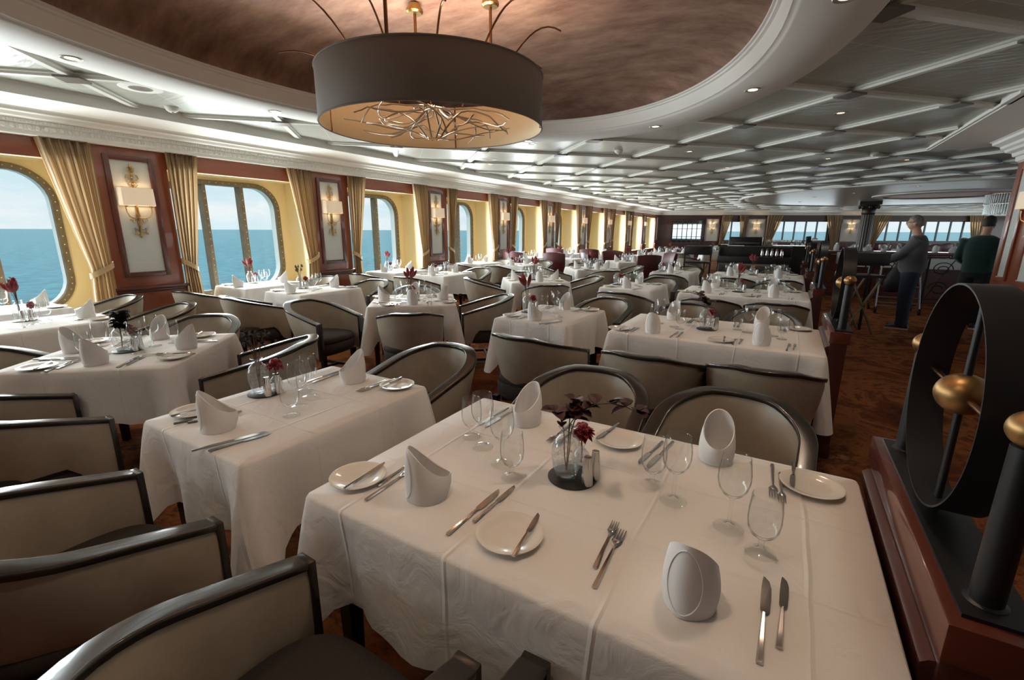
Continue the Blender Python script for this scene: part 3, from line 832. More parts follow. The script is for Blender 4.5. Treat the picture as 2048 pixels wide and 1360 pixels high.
def sprig(kind, seed):
    def fn():
        rnd = random.Random(seed)
        if kind == 'eucalyptus':
            t = thing('eucalyptus_sprig', 'x', 'flowers'); st = stems(rnd, 3, .22, .05)
            st.append([Vector(p) for p in ((0,0,.02),(.003,0,.1),(.006,.0,.16),(.03,.005,.20),(.07,.012,.225),(.11,.02,.232),(.15,.028,.226),(.18,.03,.215))])
            sm = MB(); lm = MB()
            for pts in st:
                sm.tube(pts, .0016, 5)
                for k, p in enumerate(pts):
                    if p.z < .165: continue
                    for sgn in range(4):
                        a = rnd.uniform(0, 6.28); dd = Vector((cos(a), sin(a), rnd.uniform(-.4, .9)))
                        leaf(lm, p, dd, (0,0,1), rnd.uniform(.03,.048), rnd.uniform(.024,.04), .2)
            sm.build('stem', M['stem'], t); lm.build('leaves', M['foliage'], t, smooth=70, fix=False)
        elif kind == 'darkleaf':
            t = thing('dark_leaf_bunch', 'x', 'flowers'); sm = MB(); lm = MB()
            for pts in stems(rnd, 5, .2, .06):
                sm.tube(pts, .0018, 5)
                for p in pts[5:]:
                    for q in range(4):
                        a = rnd.uniform(0, 6.28); leaf(lm, p, (cos(a), sin(a), rnd.uniform(-.2, .8)), (0,0,1), rnd.uniform(.035,.055), rnd.uniform(.03,.045), .3)
            sm.build('stem', M['stem'], t); lm.build('leaves', M['darkleaf'], t, smooth=70, fix=False)
        elif kind == 'thistle':
            t = thing('dried_thistle_bunch', 'x', 'flowers'); sm = MB(); hm = MB()
            for pts in stems(rnd, 9, .23, .05):
                sm.tube(pts, .0017, 5); c = pts[-1]
                for q in range(46):
                    d = Vector((rnd.gauss(0,1), rnd.gauss(0,1), rnd.gauss(.3,1))).normalized()
                    leaf(hm, c, d, (0,0,1), rnd.uniform(.016,.024), .005, .05)
            sm.build('stem', M['stem'], t); hm.build('flower_heads', M['thistle'], t, smooth=0, fix=False)
        elif kind == 'plume':
            t = thing('crimson_plume_bunch', 'x', 'flowers'); sm = MB(); hm = MB()
            for pts in stems(rnd, 8, .23, .055):
                sm.tube(pts, .0014, 5); a, c = pts[-3], pts[-1]; d = (c-a).normalized(); c2 = a + d*.075
                rr = [.005,.011,.014,.0135,.010,.004]
                hm.tube([a.lerp(c2, k/5) for k in range(6)], rr, 7)
                for q in range(26):
                    p = a.lerp(c2, rnd.uniform(.1,.95)); u = Vector((rnd.gauss(0,1), rnd.gauss(0,1), rnd.gauss(.6,.6))).normalized()
                    leaf(hm, p + u*.006, u + d, (0,0,1), .015, .004, .05)
            sm.build('stem', M['stem'], t); hm.build('plumes', M['plume'], t, smooth=50, fix=False)
        else:
            t = thing('red_flower', 'x', 'flowers'); sm = MB(); hm = MB()
            sm.tube([(0,0,.012),(.001,0,.05),(0,.002,.085)], .0022, 6)
            for q in range(46):
                d = Vector((rnd.gauss(0,1), rnd.gauss(0,1), rnd.gauss(.25,1))).normalized()
                c = Vector((0,.002,.102)) + d*rnd.uniform(.010,.024)
                hm.ball(c, .0085, .0085, .007, nu=6, nv=5)
            for q in range(30):
                a = rnd.uniform(0, 6.28); leaf(hm, (0,0,.095), (cos(a), sin(a), rnd.uniform(-.3,1)), (0,0,1), .036, .02, .3)
            sm.build('stem', M['red'], t); hm.build('blossom', M['red'], t, smooth=50, fix=False)
        return t
    return fn
P_sprig = {k: Proto(sprig(k, i+3)) for i, k in enumerate(('eucalyptus','darkleaf','thistle','plume','red'))}
# ---------------------------------------------------------------- laying the tables
P_tab = {}; CLOTH = {}
def lay_table(kind, cx, cy, rz, tname):
    hx, hy = {'four': (.692,.46), 'two': (.345,.45), 'sill': (.365,.45), 'square': (.44,.44)}[kind]
    if kind not in P_tab:
        P_tab[kind] = Proto(table_proto(hx, hy)); CLOTH[kind] = [cloth_mesh(hx, hy, seed=s, wallx=.004 if kind == 'four' else None) for s in range(3)]
    P_tab[kind].put((cx, cy, 0), rz, 'dark wooden dining table under the linen of %s' % tname, 'dining tables')
    c = link('tablecloth', CLOTH[kind][len(COL.objects) % 3])
    tag(c, 'white linen tablecloth hanging over %s' % tname, 'tablecloth', 'white tablecloths')
    c.location = (cx, cy, 0); c.rotation_euler = (0, 0, rz)
    return hx, hy
rj = random.Random(5)
def J(a): return rj.uniform(-a, a)
class Place:
    def __init__(s, cx, cy, rz, tname): s.c = (cx, cy); s.rz = rz; s.t = tname
    def put(s, P, x, y, a, what, group, z=TOP, **k):
        X = s.c[0] + x*cos(s.rz) - y*sin(s.rz); Y = s.c[1] + x*sin(s.rz) + y*cos(s.rz)
        return P.put((X, Y, z), s.rz + a, what, group, **k)
    def stick(s, P, p, q, what, group, z=TOP, tilt=0):
        """cutlery given by its handle end p and its tip q"""
        a = math.atan2(q[1]-p[1], q[0]-p[0]) - PI/2
        return s.put(P, (p[0]+q[0])/2, (p[1]+q[1])/2, a, what, group, z, tilt=(tilt, 0) if tilt else None)
    def seat(s, x, y, a, who, level, item=None):
        """one cover; (x, y) is where the napkin stands, a turns the diner's side"""
        ca, sa = cos(a), sin(a)
        W = lambda u, v: (x + u*ca - v*sa, y + u*sa + v*ca)
        at = 'at the %s seat of %s' % (who, s.t); g = ' on ' + s.t
        j = lambda: J(.008)
        s.put(P_nap, x, y, a - .25 + J(.2), 'white peaked linen napkin %s' % at, 'napkins'+g)
        if level < 1: return
        px, py = W(-.25+j(), -.035+j())
        s.put(P_plate, px, py, 0, 'small white bread plate %s' % at, 'plates'+g)
        s.stick(P_fork, W(-.165+j(), -.115), W(-.155+j(), .1), 'outer silver fork %s' % at, 'forks'+g)
        s.stick(P_knife, W(.155+j(), -.115), W(.16+j(), .122), 'long silver knife %s' % at, 'knives'+g)
        if level < 2: return
        s.stick(P_bknife, (W(-.215+j(), -.115)), W(-.228+j(), .058), 'butter knife on plate %s' % at, 'butter knives'+g, TOP+.0165)
        s.stick(P_fork2, W(-.136+j(), -.075), W(-.13+j(), .11), 'inner silver fork %s' % at, 'forks'+g)
        s.stick(P_knife2, W(.187+j(), -.075), W(.19+j(), .13), 'short silver knife %s' % at, 'knives'+g)
    def centre(s, x, y, plant, second=True, a=0.0, bud=(.03,.07), shk=((.056,-.02),(.064,.026))):
        t = s.t; g = 'table centrepieces'
        s.put(P_mat, x, y, 0, 'round black slate mat in the middle of %s' % t, g)
        z = TOP + .005
        s.put(P_vase, x-.016, y-.012, a, 'bubbled clear glass vase on %s' % t, g, z)
        nm = {'eucalyptus':'dark red eucalyptus in the tall vase', 'darkleaf':'dried dark leaves in the tall vase', 'thistle':'dried grey thistles in the tall vase', 'plume':'crimson grass plumes in the tall vase'}
        if plant: s.put(P_sprig[plant], x-.016, y-.012, a, nm[plant] + ' on ' + t, g, z, scale={'plume':1.25,'eucalyptus':1.08}.get(plant, 1.1))
        if second:
            s.put(P_bud, x+bud[0]-.016, y+bud[1]-.01, a, 'small round bud vase on %s' % t, g, z)
            s.put(P_sprig['red'], x+bud[0]-.016, y+bud[1]-.01, a+.7, 'red flower in the bud vase on %s' % t, g, z, scale=1.15)
        for k, (dx, dy) in enumerate(shk):
            s.put(P_shk, x+dx, y+dy, 0, ('front steel shaker of the pair on %s' if k == 0 else 'rear steel shaker of the pair on %s') % t, g, z)

GA = [(-.494,.093,0),(-.415,.047,1),(-.292,-.023,1),(-.224,-.076,0),(.156,.105,0),(.229,.048,1),(.376,-.002,1),(.451,-.065,0)]
def glasses(pl, lst, g=None):
    order = ('first','second','third','fourth','fifth','sixth','seventh','eighth')
    cnt = [0, 0]
    tot = [sum(1 for q in lst if q[2] == k) for k in (0, 1)]
    for (x, y, w) in lst:
        n = order[cnt[w]]; cnt[w] += 1
        if w: pl.put(P_wine, x, y, J(3), 'tall wine glass, %s from the window end of %s' % (n, pl.t), 'wine glasses on '+pl.t)
        else: pl.put(P_gob, x, y, J(3), 'short goblet, %s from the window end of %s' % (n, pl.t), 'water goblets on '+pl.t)

ROWY = [.71, 3.28, 5.9, 8.55, 11.2, 13.9]
ROWN = ['front', 'second-row', 'third-row', 'fourth-row', 'fifth-row', 'sixth-row']
# --- large four-seat tables along the dividers
for i, yf in enumerate(ROWY[:4]):
    tn = 'the large %s table' % ROWN[i]; c = (-.42 if i == 0 else -.405, yf+.46)
    lay_table('four', c[0], c[1], 0, tn); p = Place(c[0], c[1], 0, tn)
    if i == 0:
        WN, DN, WF, DF = ['at the %s seat of %s' % (w_, tn) for w_ in ('near window-side','near divider-side','far window-side','far divider-side')]
        g = ' on '+tn
        for (x, y, a, s_) in ((-.379,-.285,-.75,WN), (.333,-.30,-.12,DN), (-.382,.31,PI-.2,WF), (.298,.375,PI+.1,DF)):
            p.put(P_nap, x, y, a, 'white peaked linen napkin '+s_, 'napkins'+g)
        for (x, y, s_) in ((-.62,-.325,WN), (-.085,-.32,DN), (-.018,.332,WF), (.565,.327,DF)):
            p.put(P_plate, x, y, 0, 'small white bread plate '+s_, 'plates'+g)
        for (a, b, s_) in (((-.585,-.405),(-.60,-.232),WN), ((-.032,-.395),(-.055,-.222),DN), ((-.055,.445),(-.085,.272),WF), ((.521,.44),(.516,.266),DF)):
            p.stick(P_bknife, a, b, 'butter knife on the plate '+s_, 'butter knives'+g, TOP+.0165)
        for (a, b, s_) in (((-.512,-.395),(-.518,-.178),WN), ((.154,-.372),(.147,-.155),DN), ((-.19,.40),(-.2,.184),WF), ((.462,.424),(.472,.206),DF)):
            p.stick(P_fork, a, b, 'outer silver fork '+s_, 'forks'+g)
        for (a, b, s_) in (((-.538,-.325),(-.552,-.14),WN), ((.134,-.315),(.122,-.13),DN), ((-.225,.38),(-.235,.195),WF), ((.486,.375),(.494,.19),DF)):
            p.stick(P_fork2, a, b, 'inner silver fork '+s_, 'forks'+g)
        for (a, b, s_) in (((-.222,-.395),(-.217,-.157),WN), ((.466,-.39),(.468,-.152),DN), ((-.49,.42),(-.50,.182),WF), ((.15,.43),(.118,.194),DF)):
            p.stick(P_knife, a, b, 'long silver knife '+s_, 'knives'+g)
        for (a, b, s_) in (((-.196,-.32),(-.189,-.115),WN), ((.495,-.338),(.502,-.133),DN), ((-.525,.40),(-.53,.195),WF), ((.118,.41),(.086,.207),DF)):
            p.stick(P_knife2, a, b, 'short silver knife '+s_, 'knives'+g)
        glasses(p, GA)
        p.centre(-.066, .022, 'eucalyptus', bud=(.016,.078), shk=((.056,-.022),(.063,.024)), a=.1)
    else:
        for (x, y, a, s_) in ((-.39,-.32,0,'near window-side'), (.33,-.32,0,'near divider-side'), (-.37,.31,PI,'far window-side'), (.30,.33,PI,'far divider-side')):
            p.seat(x, y, a, s_, 2 if i < 3 else 1)
        glasses(p, [(x+J(.015), y+J(.015), k) for x, y, k in GA])
        p.centre(-.06, .02, ('eucalyptus','plume','plume')[i-1], a=.9+i)
    st = 'taupe tub chair with dark rail at the %s seat of ' + tn
    yb = yf + .92
    d = .36 if i else .31
    for x, y, a, s_ in ((-.75 if i == 0 else -.665, yf-.37 if i == 0 else yf-.42, -.04, 'near window-side'), (-.06 if i == 0 else -.035, yf-.30 if i == 0 else yf-.37, .03, 'near divider-side'),
                        (-.76, yb+d, PI+.05, 'far window-side'), (-.12, yb+d-.02, PI-.06, 'far divider-side')):
        P_chair.put((x, y, 0), a, st % s_, 'chairs at '+tn)
# --- small two-seat tables beside them
G2 = [(-.12,.096,0),(-.009,.068,1),(.051,-.026,1),(.121,-.114,0)]
def two(cx, yf, tn, kind, level, plant, second, ch=True, rots=(0, 0), off=(0, 0), shk=None):
    lay_table(kind, cx, yf+.45, 0, tn); p = Place(cx, yf+.45, 0, tn)
    p.seat(-.005, -.335, -.25 + J(.12), 'near', level); p.seat(-.02, .32, PI + J(.2), 'far', level)
    glasses(p, [(x+J(.012), y+J(.012), k) for x, y, k in G2])
    p.centre(-.235, -.01, plant, second, J(3), bud=(.02,.066))
    if ch:
        P_chair.put((cx+off[0], yf-.39, 0), rots[0], 'taupe tub chair at the near seat of '+tn, 'chairs at '+tn)
        P_chair.put((cx+off[1], yf+.90+.34, 0), PI+rots[1], 'taupe tub chair at the far seat of '+tn, 'chairs at '+tn)
for i, yf in enumerate(ROWY[:4]):
    two(-1.775, yf, 'the small %s table' % ROWN[i], 'two', 2 if i < 2 else 1, ('thistle','plume',None,None)[i], True, True,
        ((-.02,-.1),(-.12,-.1),(-.1,0),(0,0))[i], ((.10,.02),(.26,.2),(.1,.15),(.05,.1))[i])
# --- square tables set at an angle
CA = math.radians(40)
CP = [(-3.47,1.18),(-3.44,3.72),(-3.32,6.32),(-3.39,8.93),(-3.4,11.5)]
SN = [('near window-side',0),('near divider-side',PI/2),('far divider-side',PI),('far window-side',3*PI/2)]
SN = [('near divider-side', 0), ('far divider-side', PI/2), ('far window-side', PI), ('near window-side', 3*PI/2)]
for i, (cx, cy) in enumerate(CP):
    tn = 'the angled %s table' % ROWN[i]
    lay_table('square', cx, cy, CA, tn); p = Place(cx, cy, CA, tn)
    for who, a in SN:
        p.seat(.315*sin(a), -.315*cos(a), a + J(.2), who, 2 if i < 2 else (1 if i < 4 else 0))
    lst = []
    for who, a in SN:
        for (u, v, k) in ((.10,-.09,1), (.165,-.15,0)):
            lst.append((u*cos(a)-v*sin(a)+J(.01), u*sin(a)+v*cos(a)+J(.01), k))
    lst.sort(key=lambda q: q[0]*cos(CA)-q[1]*sin(CA))
    glasses(p, lst)
    p.centre(-.015, -.02, ('darkleaf','plume','plume','plume','plume')[i], True, i, bud=(.02,.07))
    for who, a in SN:
        d = .79 if i < 4 else .86; b = CA + a; x, y, r_ = cx + d*sin(b), cy - d*cos(b), b
        if i == 0 and who == 'near divider-side': x, y, r_ = -2.93, .50, -.06
        if i == 1 and who == 'near window-side': x, y, r_ = -3.98, 2.92, -PI/2+.12
        if i < 4: P_chair.put((x, y, 0), r_, 'taupe tub chair at the %s corner of %s' % (who, tn), 'chairs at '+tn)
        else: P_red.put((x, y, 0), r_, 'burgundy leather high-backed chair at the %s corner of %s' % (who, tn), 'burgundy chairs')
# --- pairs of small tables at each window
WNM = ['first','second','third','fourth','fifth','sixth']
for i, yf in enumerate(ROWY):
    two(-5.12, yf, 'the aisle table by the %s window' % WNM[i], 'two', (2,2,1,1,0,0)[i], (None,'thistle',None,'plume','plume',None)[i] if i else 'plume', True, i < 4, ((.1,-.1),(-.22,.1),(.05,.05),(0,0),(0,0),(0,0))[i], ((0,.1),(.05,.05),(.05,.1),(0,.1),(0,0),(0,0))[i])
    two(-6.235, yf, 'the sill table at the %s window' % WNM[i], 'sill', (1,1,0,0,0,0)[i], 'plume' if i in (1,2) else None, True, i < 4, (0,0), (.12,.1))
# --- burgundy chairs round the fifth row
for x, y, a, w_ in ((-5.0,10.72,.1,'before the aisle table by the fifth window'), (-6.15,10.7,.0,'before the sill table at the fifth window'), (-5.1,13.35,.1,'before the aisle table by the sixth window'), (-6.2,13.35,0,'before the sill table at the sixth window'), (-3.6,18.7,.3,'near the lattice mirror, window side'), (-1.5,19.3,.9,'near the lattice mirror, divider side')):
    P_red.put((x, y, 0), a, 'burgundy leather high-backed chair ' + w_, 'burgundy chairs')
# --- far tables
def far_table(kind, cx, cy, rz, tn, n, plant=None):
    hx, hy = lay_table(kind, cx, cy, rz, tn); p = Place(cx, cy, rz, tn)
    for k in range(n):
        a = 2*PI*k/n + .4
        p.put(P_nap, (hx-.13)*cos(a), (hy-.12)*sin(a), a+PI/2, 'white peaked napkin standing on %s' % tn, 'napkins on '+tn)
        p.put(P_gob, (hx-.26)*cos(a+.5), (hy-.22)*sin(a+.5), 0, 'clear goblet standing on %s' % tn, 'goblets on '+tn)
        p.put(P_wine, (hx-.3)*cos(a+.8), (hy-.26)*sin(a+.8), 0, 'clear wine glass standing on %s' % tn, 'glasses on '+tn)
    p.centre(0, 0, plant, True)
far_table('two', -3.85, 14.5, 0, 'the small table beyond the burgundy chairs', 3, None)
far_table('four', -3.55, 17.1, 0, 'the long table beyond the burgundy chairs', 6, 'plume')
far_table('square', -2.5, 19.9, .3, 'the square table before the lattice mirror', 5, 'plume')
for x, y, a, w_ in ((-2.35,13.6,-.1,'beside the small table beyond the burgundy chairs'), (-3.0,15.9,.1,'before the long table beyond the burgundy chairs'), (-4.3,13.5,0,'in front of the small table beyond the burgundy chairs')):
    P_chair.put((x, y, 0), a, 'taupe tub chair standing alone ' + w_, 'far tub chairs')

# ---------------------------------------------------------------- curtains
def drape(t0, t1, b0, b1, c0, c1, ztie, seed, x0=-6.60, ztop=2.46, zbot=.06, up=True):
    """pleated curtain: [t0,t1] spread at the top, [b0,b1] at the tie, [c0,c1] at the floor"""
    rnd = random.Random(seed); nu, nv = 72, 30
    ph = [rnd.uniform(0, 6.28) for _ in range(4)]; npl = 6
    v = []; f = []; uvs = []
    for r in range(nv+1):
        q = r/nv
        if q < .72:
            s = q/.72; z = ztop + (ztie-ztop)*s; e = s**1.25; amp = .034*(1-.45*s)
            a, b = t0+(b0-t0)*(s**1.05), t1+(b1-t1)*(s**1.05)
        else:
            s = (q-.72)/.28; z = ztie + (zbot-ztie)*s; amp = .02 + .012*s
            e = s**.7; a, b = b0+(c0-b0)*e, b1+(c1-b1)*e
        for k in range(nu+1):
            u = k/nu
            fold = sin(2*PI*npl*u+ph[0]+.5*sin(3*q+ph[1])) + .35*sin(2*PI*npl*2.3*u+ph[2]) + .3*sin(4*u+5*q+ph[3])
            y = a+(b-a)*u + .008*cos(2*PI*npl*u+ph[0])
            v.append((x0+amp*fold, y, z)); uvs.append((u*1.3+seed*.37, q))
    for r in range(nv):
        for k in range(nu):
            i = r*(nu+1)+k; f.append((i, i+1, i+nu+2, i+nu+1))
    me = bpy.data.meshes.new('drape'); me.from_pydata(v, [], f)
    ul = me.uv_layers.new(name='UVMap')
    for lp in me.loops: ul.data[lp.index].uv = uvs[lp.vertex_index]
    me.polygons.foreach_set('use_smooth', [True]*len(me.polygons)); me.materials.append(M['curtain'])
    return me
M['tie'] = mat('silk_tieback', (206,172,120), .45, sheen=.4, bump=(40,.5,.01,(1,1,9)))
OR = ['first','second','third','fourth','fifth','sixth','seventh','eighth','ninth','tenth']
for i, y0 in enumerate(YP[2:10]):
    y1 = y0+PWD
    for side in (0, 1):
        if side == 0: arg = (y0-.44, y0+.02, y0-.20, y0-.005, y0-.27, y0+.0)
        else: arg = (y1-.03, y1+.34, y1-.0, y1+.14, y1-.01, y1+.2)
        t = thing('curtain', 'striped gold silk curtain tied back at the %s edge of the %s pilaster' % (('near','far')[side], OR[i]), 'curtain', (0,0,0), 0, 'window curtains')
        link('drape', drape(*arg, 1.03, i*2+side), t)
        tb = MB(); ring = []
        ya, yb = arg[2]-.02, arg[3]+.02
        n = 20; lo = []; hi = []
        for k in range(n):
            a = 2*PI*k/n; yy = (ya+yb)/2+(yb-ya)/2*cos(a); xx = -6.60+.058*sin(a)
            s = (yy-ya)/(yb-ya); s = s if side == 0 else 1-s
            z = .99 + .12*s; lo.append((xx, yy, z-.032)); hi.append((xx, yy, z+.032))
        tb.loft([[(p[0]*1, p[1], p[2]) for p in lo], hi], caps=False)
        tb.build('tieback', M['tie'], t, smooth=60, fix=False)

# ---------------------------------------------------------------- wall sconces
def sconce():
    t = thing('wall_sconce', 'x', 'lamp')
    MB().loft([[(x*k, y*q+.012, z) for x, y in ((-.17,0),(-.17,.05),(-.155,.095),(-.12,.115),(.12,.115),(.155,.095),(.17,.05),(.17,0))] for k, q, z in ((1.03,1.03,0),(1,1,.195))], closed=True, caps=False).build('shade', M['shade'], t, smooth=40)
    b = MB(); C3 = lambda pts: [(x, .014, z) for x, z in pts]
    b.tube(C3([(0,-.34),(.004,-.28),(-.006,-.2),(0,-.1),(0,.2),(0,.42)]), [.008,.014,.011,.016,.008,.006], 8)
    for z, r in ((-.33,.022),(-.2,.024),(-.11,.028),(.26,.018),(.34,.02),(.43,.022)): b.ball((0,.016,z), r*.8, r*.5, r*1.5, nu=10, nv=8)
    for s in (1, -1):
        b.tube([(s*(.03+.032*cos(a)), .014, .30+.05*sin(a)) for a in [k*.42 for k in range(13)]], .0045, 6)
        b.tube([(s*(.055+.03*cos(a)*(1-k/22)), .016, -.17+.034*sin(a)*(1-k/22)) for k, a in [(k, k*.45) for k in range(17)]], .005, 6)
        b.tube(C3([(s*.01,.2),(s*.05,.235),(s*.02,.27),(s*.055,.3)]), .0045, 6)
        b.tube(C3([(0,-.26),(s*.03,-.275),(s*.055,-.25),(s*.05,-.3)]), .004, 6)
        leaf(b, (s*.02,.018,-.3), (s*1,.2,-.5), (0,1,0), .06, .03)
        leaf(b, (0,.018,.36), (s*.5,.2,1), (0,1,0), .07, .03)
    b.build('backplate', M['gold'], t, smooth=50)
    for s in (1, -1):
        a = MB().tube([(0,.02,-.13),(s*.05,.04,-.145),(s*.10,.06,-.125),(s*.125,.065,-.07),(s*.125,.065,-.015)], .0055, 7)
        a.lathe([(.004,0),(.02,.006),(.024,.018),(.018,.02)], 12, (s*.125,.065,-.02)).build('arm', M['gold'], t, smooth=50)
    return t
P_sc = Proto(sconce)
for i, y0 in enumerate(YP[2:11]):
    P_sc.put((XP+.006, y0+.345, 1.765), -PI/2, 'gold sconce with cream box shade on the %s pilaster from the front' % OR[i], 'pilaster sconces')
for k, (s_, w_) in enumerate(((3.15,'between mirror and small window'), (5.68,'between the small and the wide window'), (11.07,'beside the fluted column'))):
    P_sc.put(fpt(s_, 1.72, .02), WANG+PI, 'gold sconce with cream shade on the aft wall %s' % w_, 'aft sconces')
P_sc.put((XR-.012, 7.75, 1.765), PI/2, 'gold sconce with cream box shade on the service wall panel', 'service wall sconces')
# aft wall curtains
ac = 0
for s0, s1, e0, e1, w_ in ((3.62,4.25,3.6,3.85,'at the near side of the small aft window'), (4.62,5.12,4.85,5.12,'at the far side of the small aft window'), (6.2,7.15,6.22,6.6,'at the near side of the wide aft window'), (9.55,10.45,9.95,10.4,'at the far side of the wide aft window'), (12.2,13.2,12.2,12.5,'just beyond the fluted column'), (17.5,18.5,17.9,18.4,'at the far end of the aft wall')):
    t = thing('curtain', 'gathered beige curtain ' + w_, 'curtain', (P0.x, P0.y, 0), WANG-PI/2, 'aft curtains')
    link('drape', drape(s0, s1, e0, e1, e0-.05, e1+.05, .9, 40+ac, x0=.10, ztop=2.42), t); ac += 1
# ---------------------------------------------------------------- drum chandelier
ch = thing('drum_chandelier', 'large dark drum chandelier with silver twigs hanging in the oval dome', 'chandelier', (-2.15, 2.60, 0))
n = 96; cr_ = lambda r, z: [(r*cos(2*PI*k/n), r*sin(2*PI*k/n), z) for k in range(n)]
ZB, ZT, RD = 2.16, 2.465, .725
MB().loft([cr_(RD-.004,ZB), cr_(RD,ZB+.004), cr_(RD,ZT-.004), cr_(RD-.004,ZT)], caps=False).build('shade', M['drum'], ch, smooth=60, fix=False)
li = MB().loft([cr_(RD-.004,ZT), cr_(RD-.009,ZT-.004), cr_(RD-.009,ZB+.004), cr_(RD-.004,ZB)], caps=False)
li.build('lining', M['drum_in'], ch, smooth=60, fix=False)
rm = MB()
for z in (ZB, ZT): rm.tube([(RD*cos(2*PI*k/64), RD*sin(2*PI*k/64), z) for k in range(65)], .005, 6, caps=False)
rm.build('rim', M['drum'], ch, smooth=60)
for k in range(4):
    a = .45 + PI/2*k
    MB().box(-.004,-.0035,ZB,.004,.0035,ZT).build('strut', M['twig_b'], ch).matrix_local = Matrix.Translation((.714*cos(a), .714*sin(a), 0))
dz = .045
rt = random.Random(21)
for k in range(30):
    a = 2*PI*k/30 + rt.uniform(-.1,.1); r0 = rt.uniform(.03,.07); R_ = rt.uniform(.3,.62); z0 = ZB+.055
    curl = rt.choice((-1, 1))*rt.uniform(.3, 1.0); dp = rt.uniform(-.03,.07)
    pts = []
    for j in range(12):
        t = j/11; r = r0 + (R_-r0)*t; b = a + curl*t*t
        z = z0 + .10*(1-t)**3*(1 if k % 3 else -.9) + dp*sin(PI*t*rt.uniform(.9,1.1)) + .03*t*sin(6*t+k)
        pts.append((r*cos(b), r*sin(b), z - .02))
    MB().tube(pts, [.0055]*3+[.005]*6+[.0045]*3, 6).build('twig', M['twig'], ch, smooth=60)
ro = [(-.75,.54),(-.09,.76),(.42,-.35)]
for (x, y) in ((-.42,.33),(.12,.52),(.1,-.5)):
    MB().tube([(x,y,ZT-.02),(x,y,3.06)], .011, 10).build('rod', M['twig_b'], ch, smooth=60)
    MB().lathe([(.0005,0),(.05,0),(.062,.012),(.06,.03),(.045,.035),(.045,.06),(.0005,.06)], 24, (x,y,3.045)).build('ceiling_canopy', M['gold'], ch, smooth=40)
for k in range(12):
    a = 2*PI*k/12 + .2; cx_, sx_ = cos(a), sin(a); L_ = rt.uniform(.24,.4); hh = rt.uniform(.1,.26)
    pts = []
    for j in range(11):
        t = j/10; r = .46 + L_*t*1.2; z = ZT-.06 + hh*sin(PI*.62*t)*1.35 + .06*t*(1-t)
        pts.append((r*cx_ - .05*t*sx_, r*sx_ + .05*t*cx_, z))
    MB().tube(pts, [.006]*6+[.0055]*5, 6).build('branch', M['twig_b'], ch, smooth=60)

# ---------------------------------------------------------------- downlights, speakers, detectors
def downlight():
    t = thing('downlight', 'x', 'lamp')
    MB().lathe([(.036,.0),(.058,-.004),(.062,.0),(.06,.004)], 28, caps=False).build('bezel', M['bezel'], t, smooth=50)
    MB().lathe([(.0005,.001),(.036,.001),(.036,.003),(.0005,.003)], 20).build('lens', M['lens'], t)
    return t
P_dl = Proto(downlight)
RING = [(-4.32,1.45),(-4.47,3.0),(-3.9,4.75),(-3.05,5.55),(-1.42,5.50),(-.40,4.52),(.10,3.05),(.0,1.5),(-.55,.45),(-1.5,-.28),(-2.8,-.28),(-3.75,.35)]
CEIL = [(.31,6.30),(.41,9.98),(-1.52,8.06),(-1.22,10.4),(-5.05,7.7),(-3.36,6.25),(-3.71,9.0),(-5.03,4.6),(-3.0,11.6),(-5.0,11.3),(-.3,13.0),(-3.2,15.0),(1.6,10.8)]
FLAT = [(2.8,16.6),(1.6,18.6),(.6,20.0),(4.6,16.2),(.2,23.0),(2.4,24.4)]
NTH = ['first','second','third','fourth','fifth','sixth','seventh','eighth','ninth','tenth','eleventh','twelfth','thirteenth']
for k, (x, y) in enumerate(RING): P_dl.put((x, y, 2.618), 0, 'round downlight, %s clockwise round the white ring of the oval dome' % NTH[k], 'dome ring downlights')
for k, (x, y) in enumerate(CEIL): P_dl.put((x, y, ZC-.001), 0, 'round downlight in the lattice ceiling, %s counted from the dome' % NTH[k], 'lattice ceiling downlights')
for k, (x, y) in enumerate(FLAT): P_dl.put((x, y, 2.69), 0, 'round downlight in the flat round ceiling field, %s of its group' % NTH[k], 'flat ceiling downlights')
def speaker():
    t = thing('ceiling_speaker', 'x', 'speaker')
    MB().lathe([(.09,-.006),(.15,-.006),(.165,-.002),(.165,.002)], 40, caps=False).build('rim', M['plaster'], t, smooth=40)
    m = MB()
    for r in (.015,.03,.045,.06,.075,.088): m.lathe([(r-.004,-.005),(r+.004,-.005),(r+.004,.001),(r-.004,.001)], 32, caps=False)
    m.build('grille', M['bezel'], t, smooth=30)
    return t
P_spk = Proto(speaker)
for x, y, w_ in ((-5.12,2.17,'close to the dome ring above the first pilaster'), (.26,7.55,'above the far end of the divider row'), (-4.75,7.2,'near the third pilaster'), (1.2,12.2,'over the iron railing')):
    P_spk.put((x, y, ZC-.001), 0, 'round white ceiling speaker '+w_, 'ceiling speakers')
def detector():
    t = thing('smoke_detector', 'x', 'detector')
    MB().lathe([(.0005,-.05),(.03,-.05),(.05,-.035),(.062,-.012),(.062,0)], 28).build('body', M['plaster'], t, smooth=50)
    MB().lathe([(.012,-.058),(.016,-.05),(.012,-.05)], 12).build('cap', M['bezel'], t)
    return t
P_det = Proto(detector)
for x, y, w_ in ((-5.62,2.63,'next to the speaker above the first pilaster'), (-2.45,7.4,'over the angled third-row table'), (1.0,9.6,'close to the end of the soffit'), (-5.3,7.2,'near the third pilaster')):
    P_det.put((x, y, ZC), 0, 'white domed smoke detector on the ceiling '+w_, 'smoke detectors')

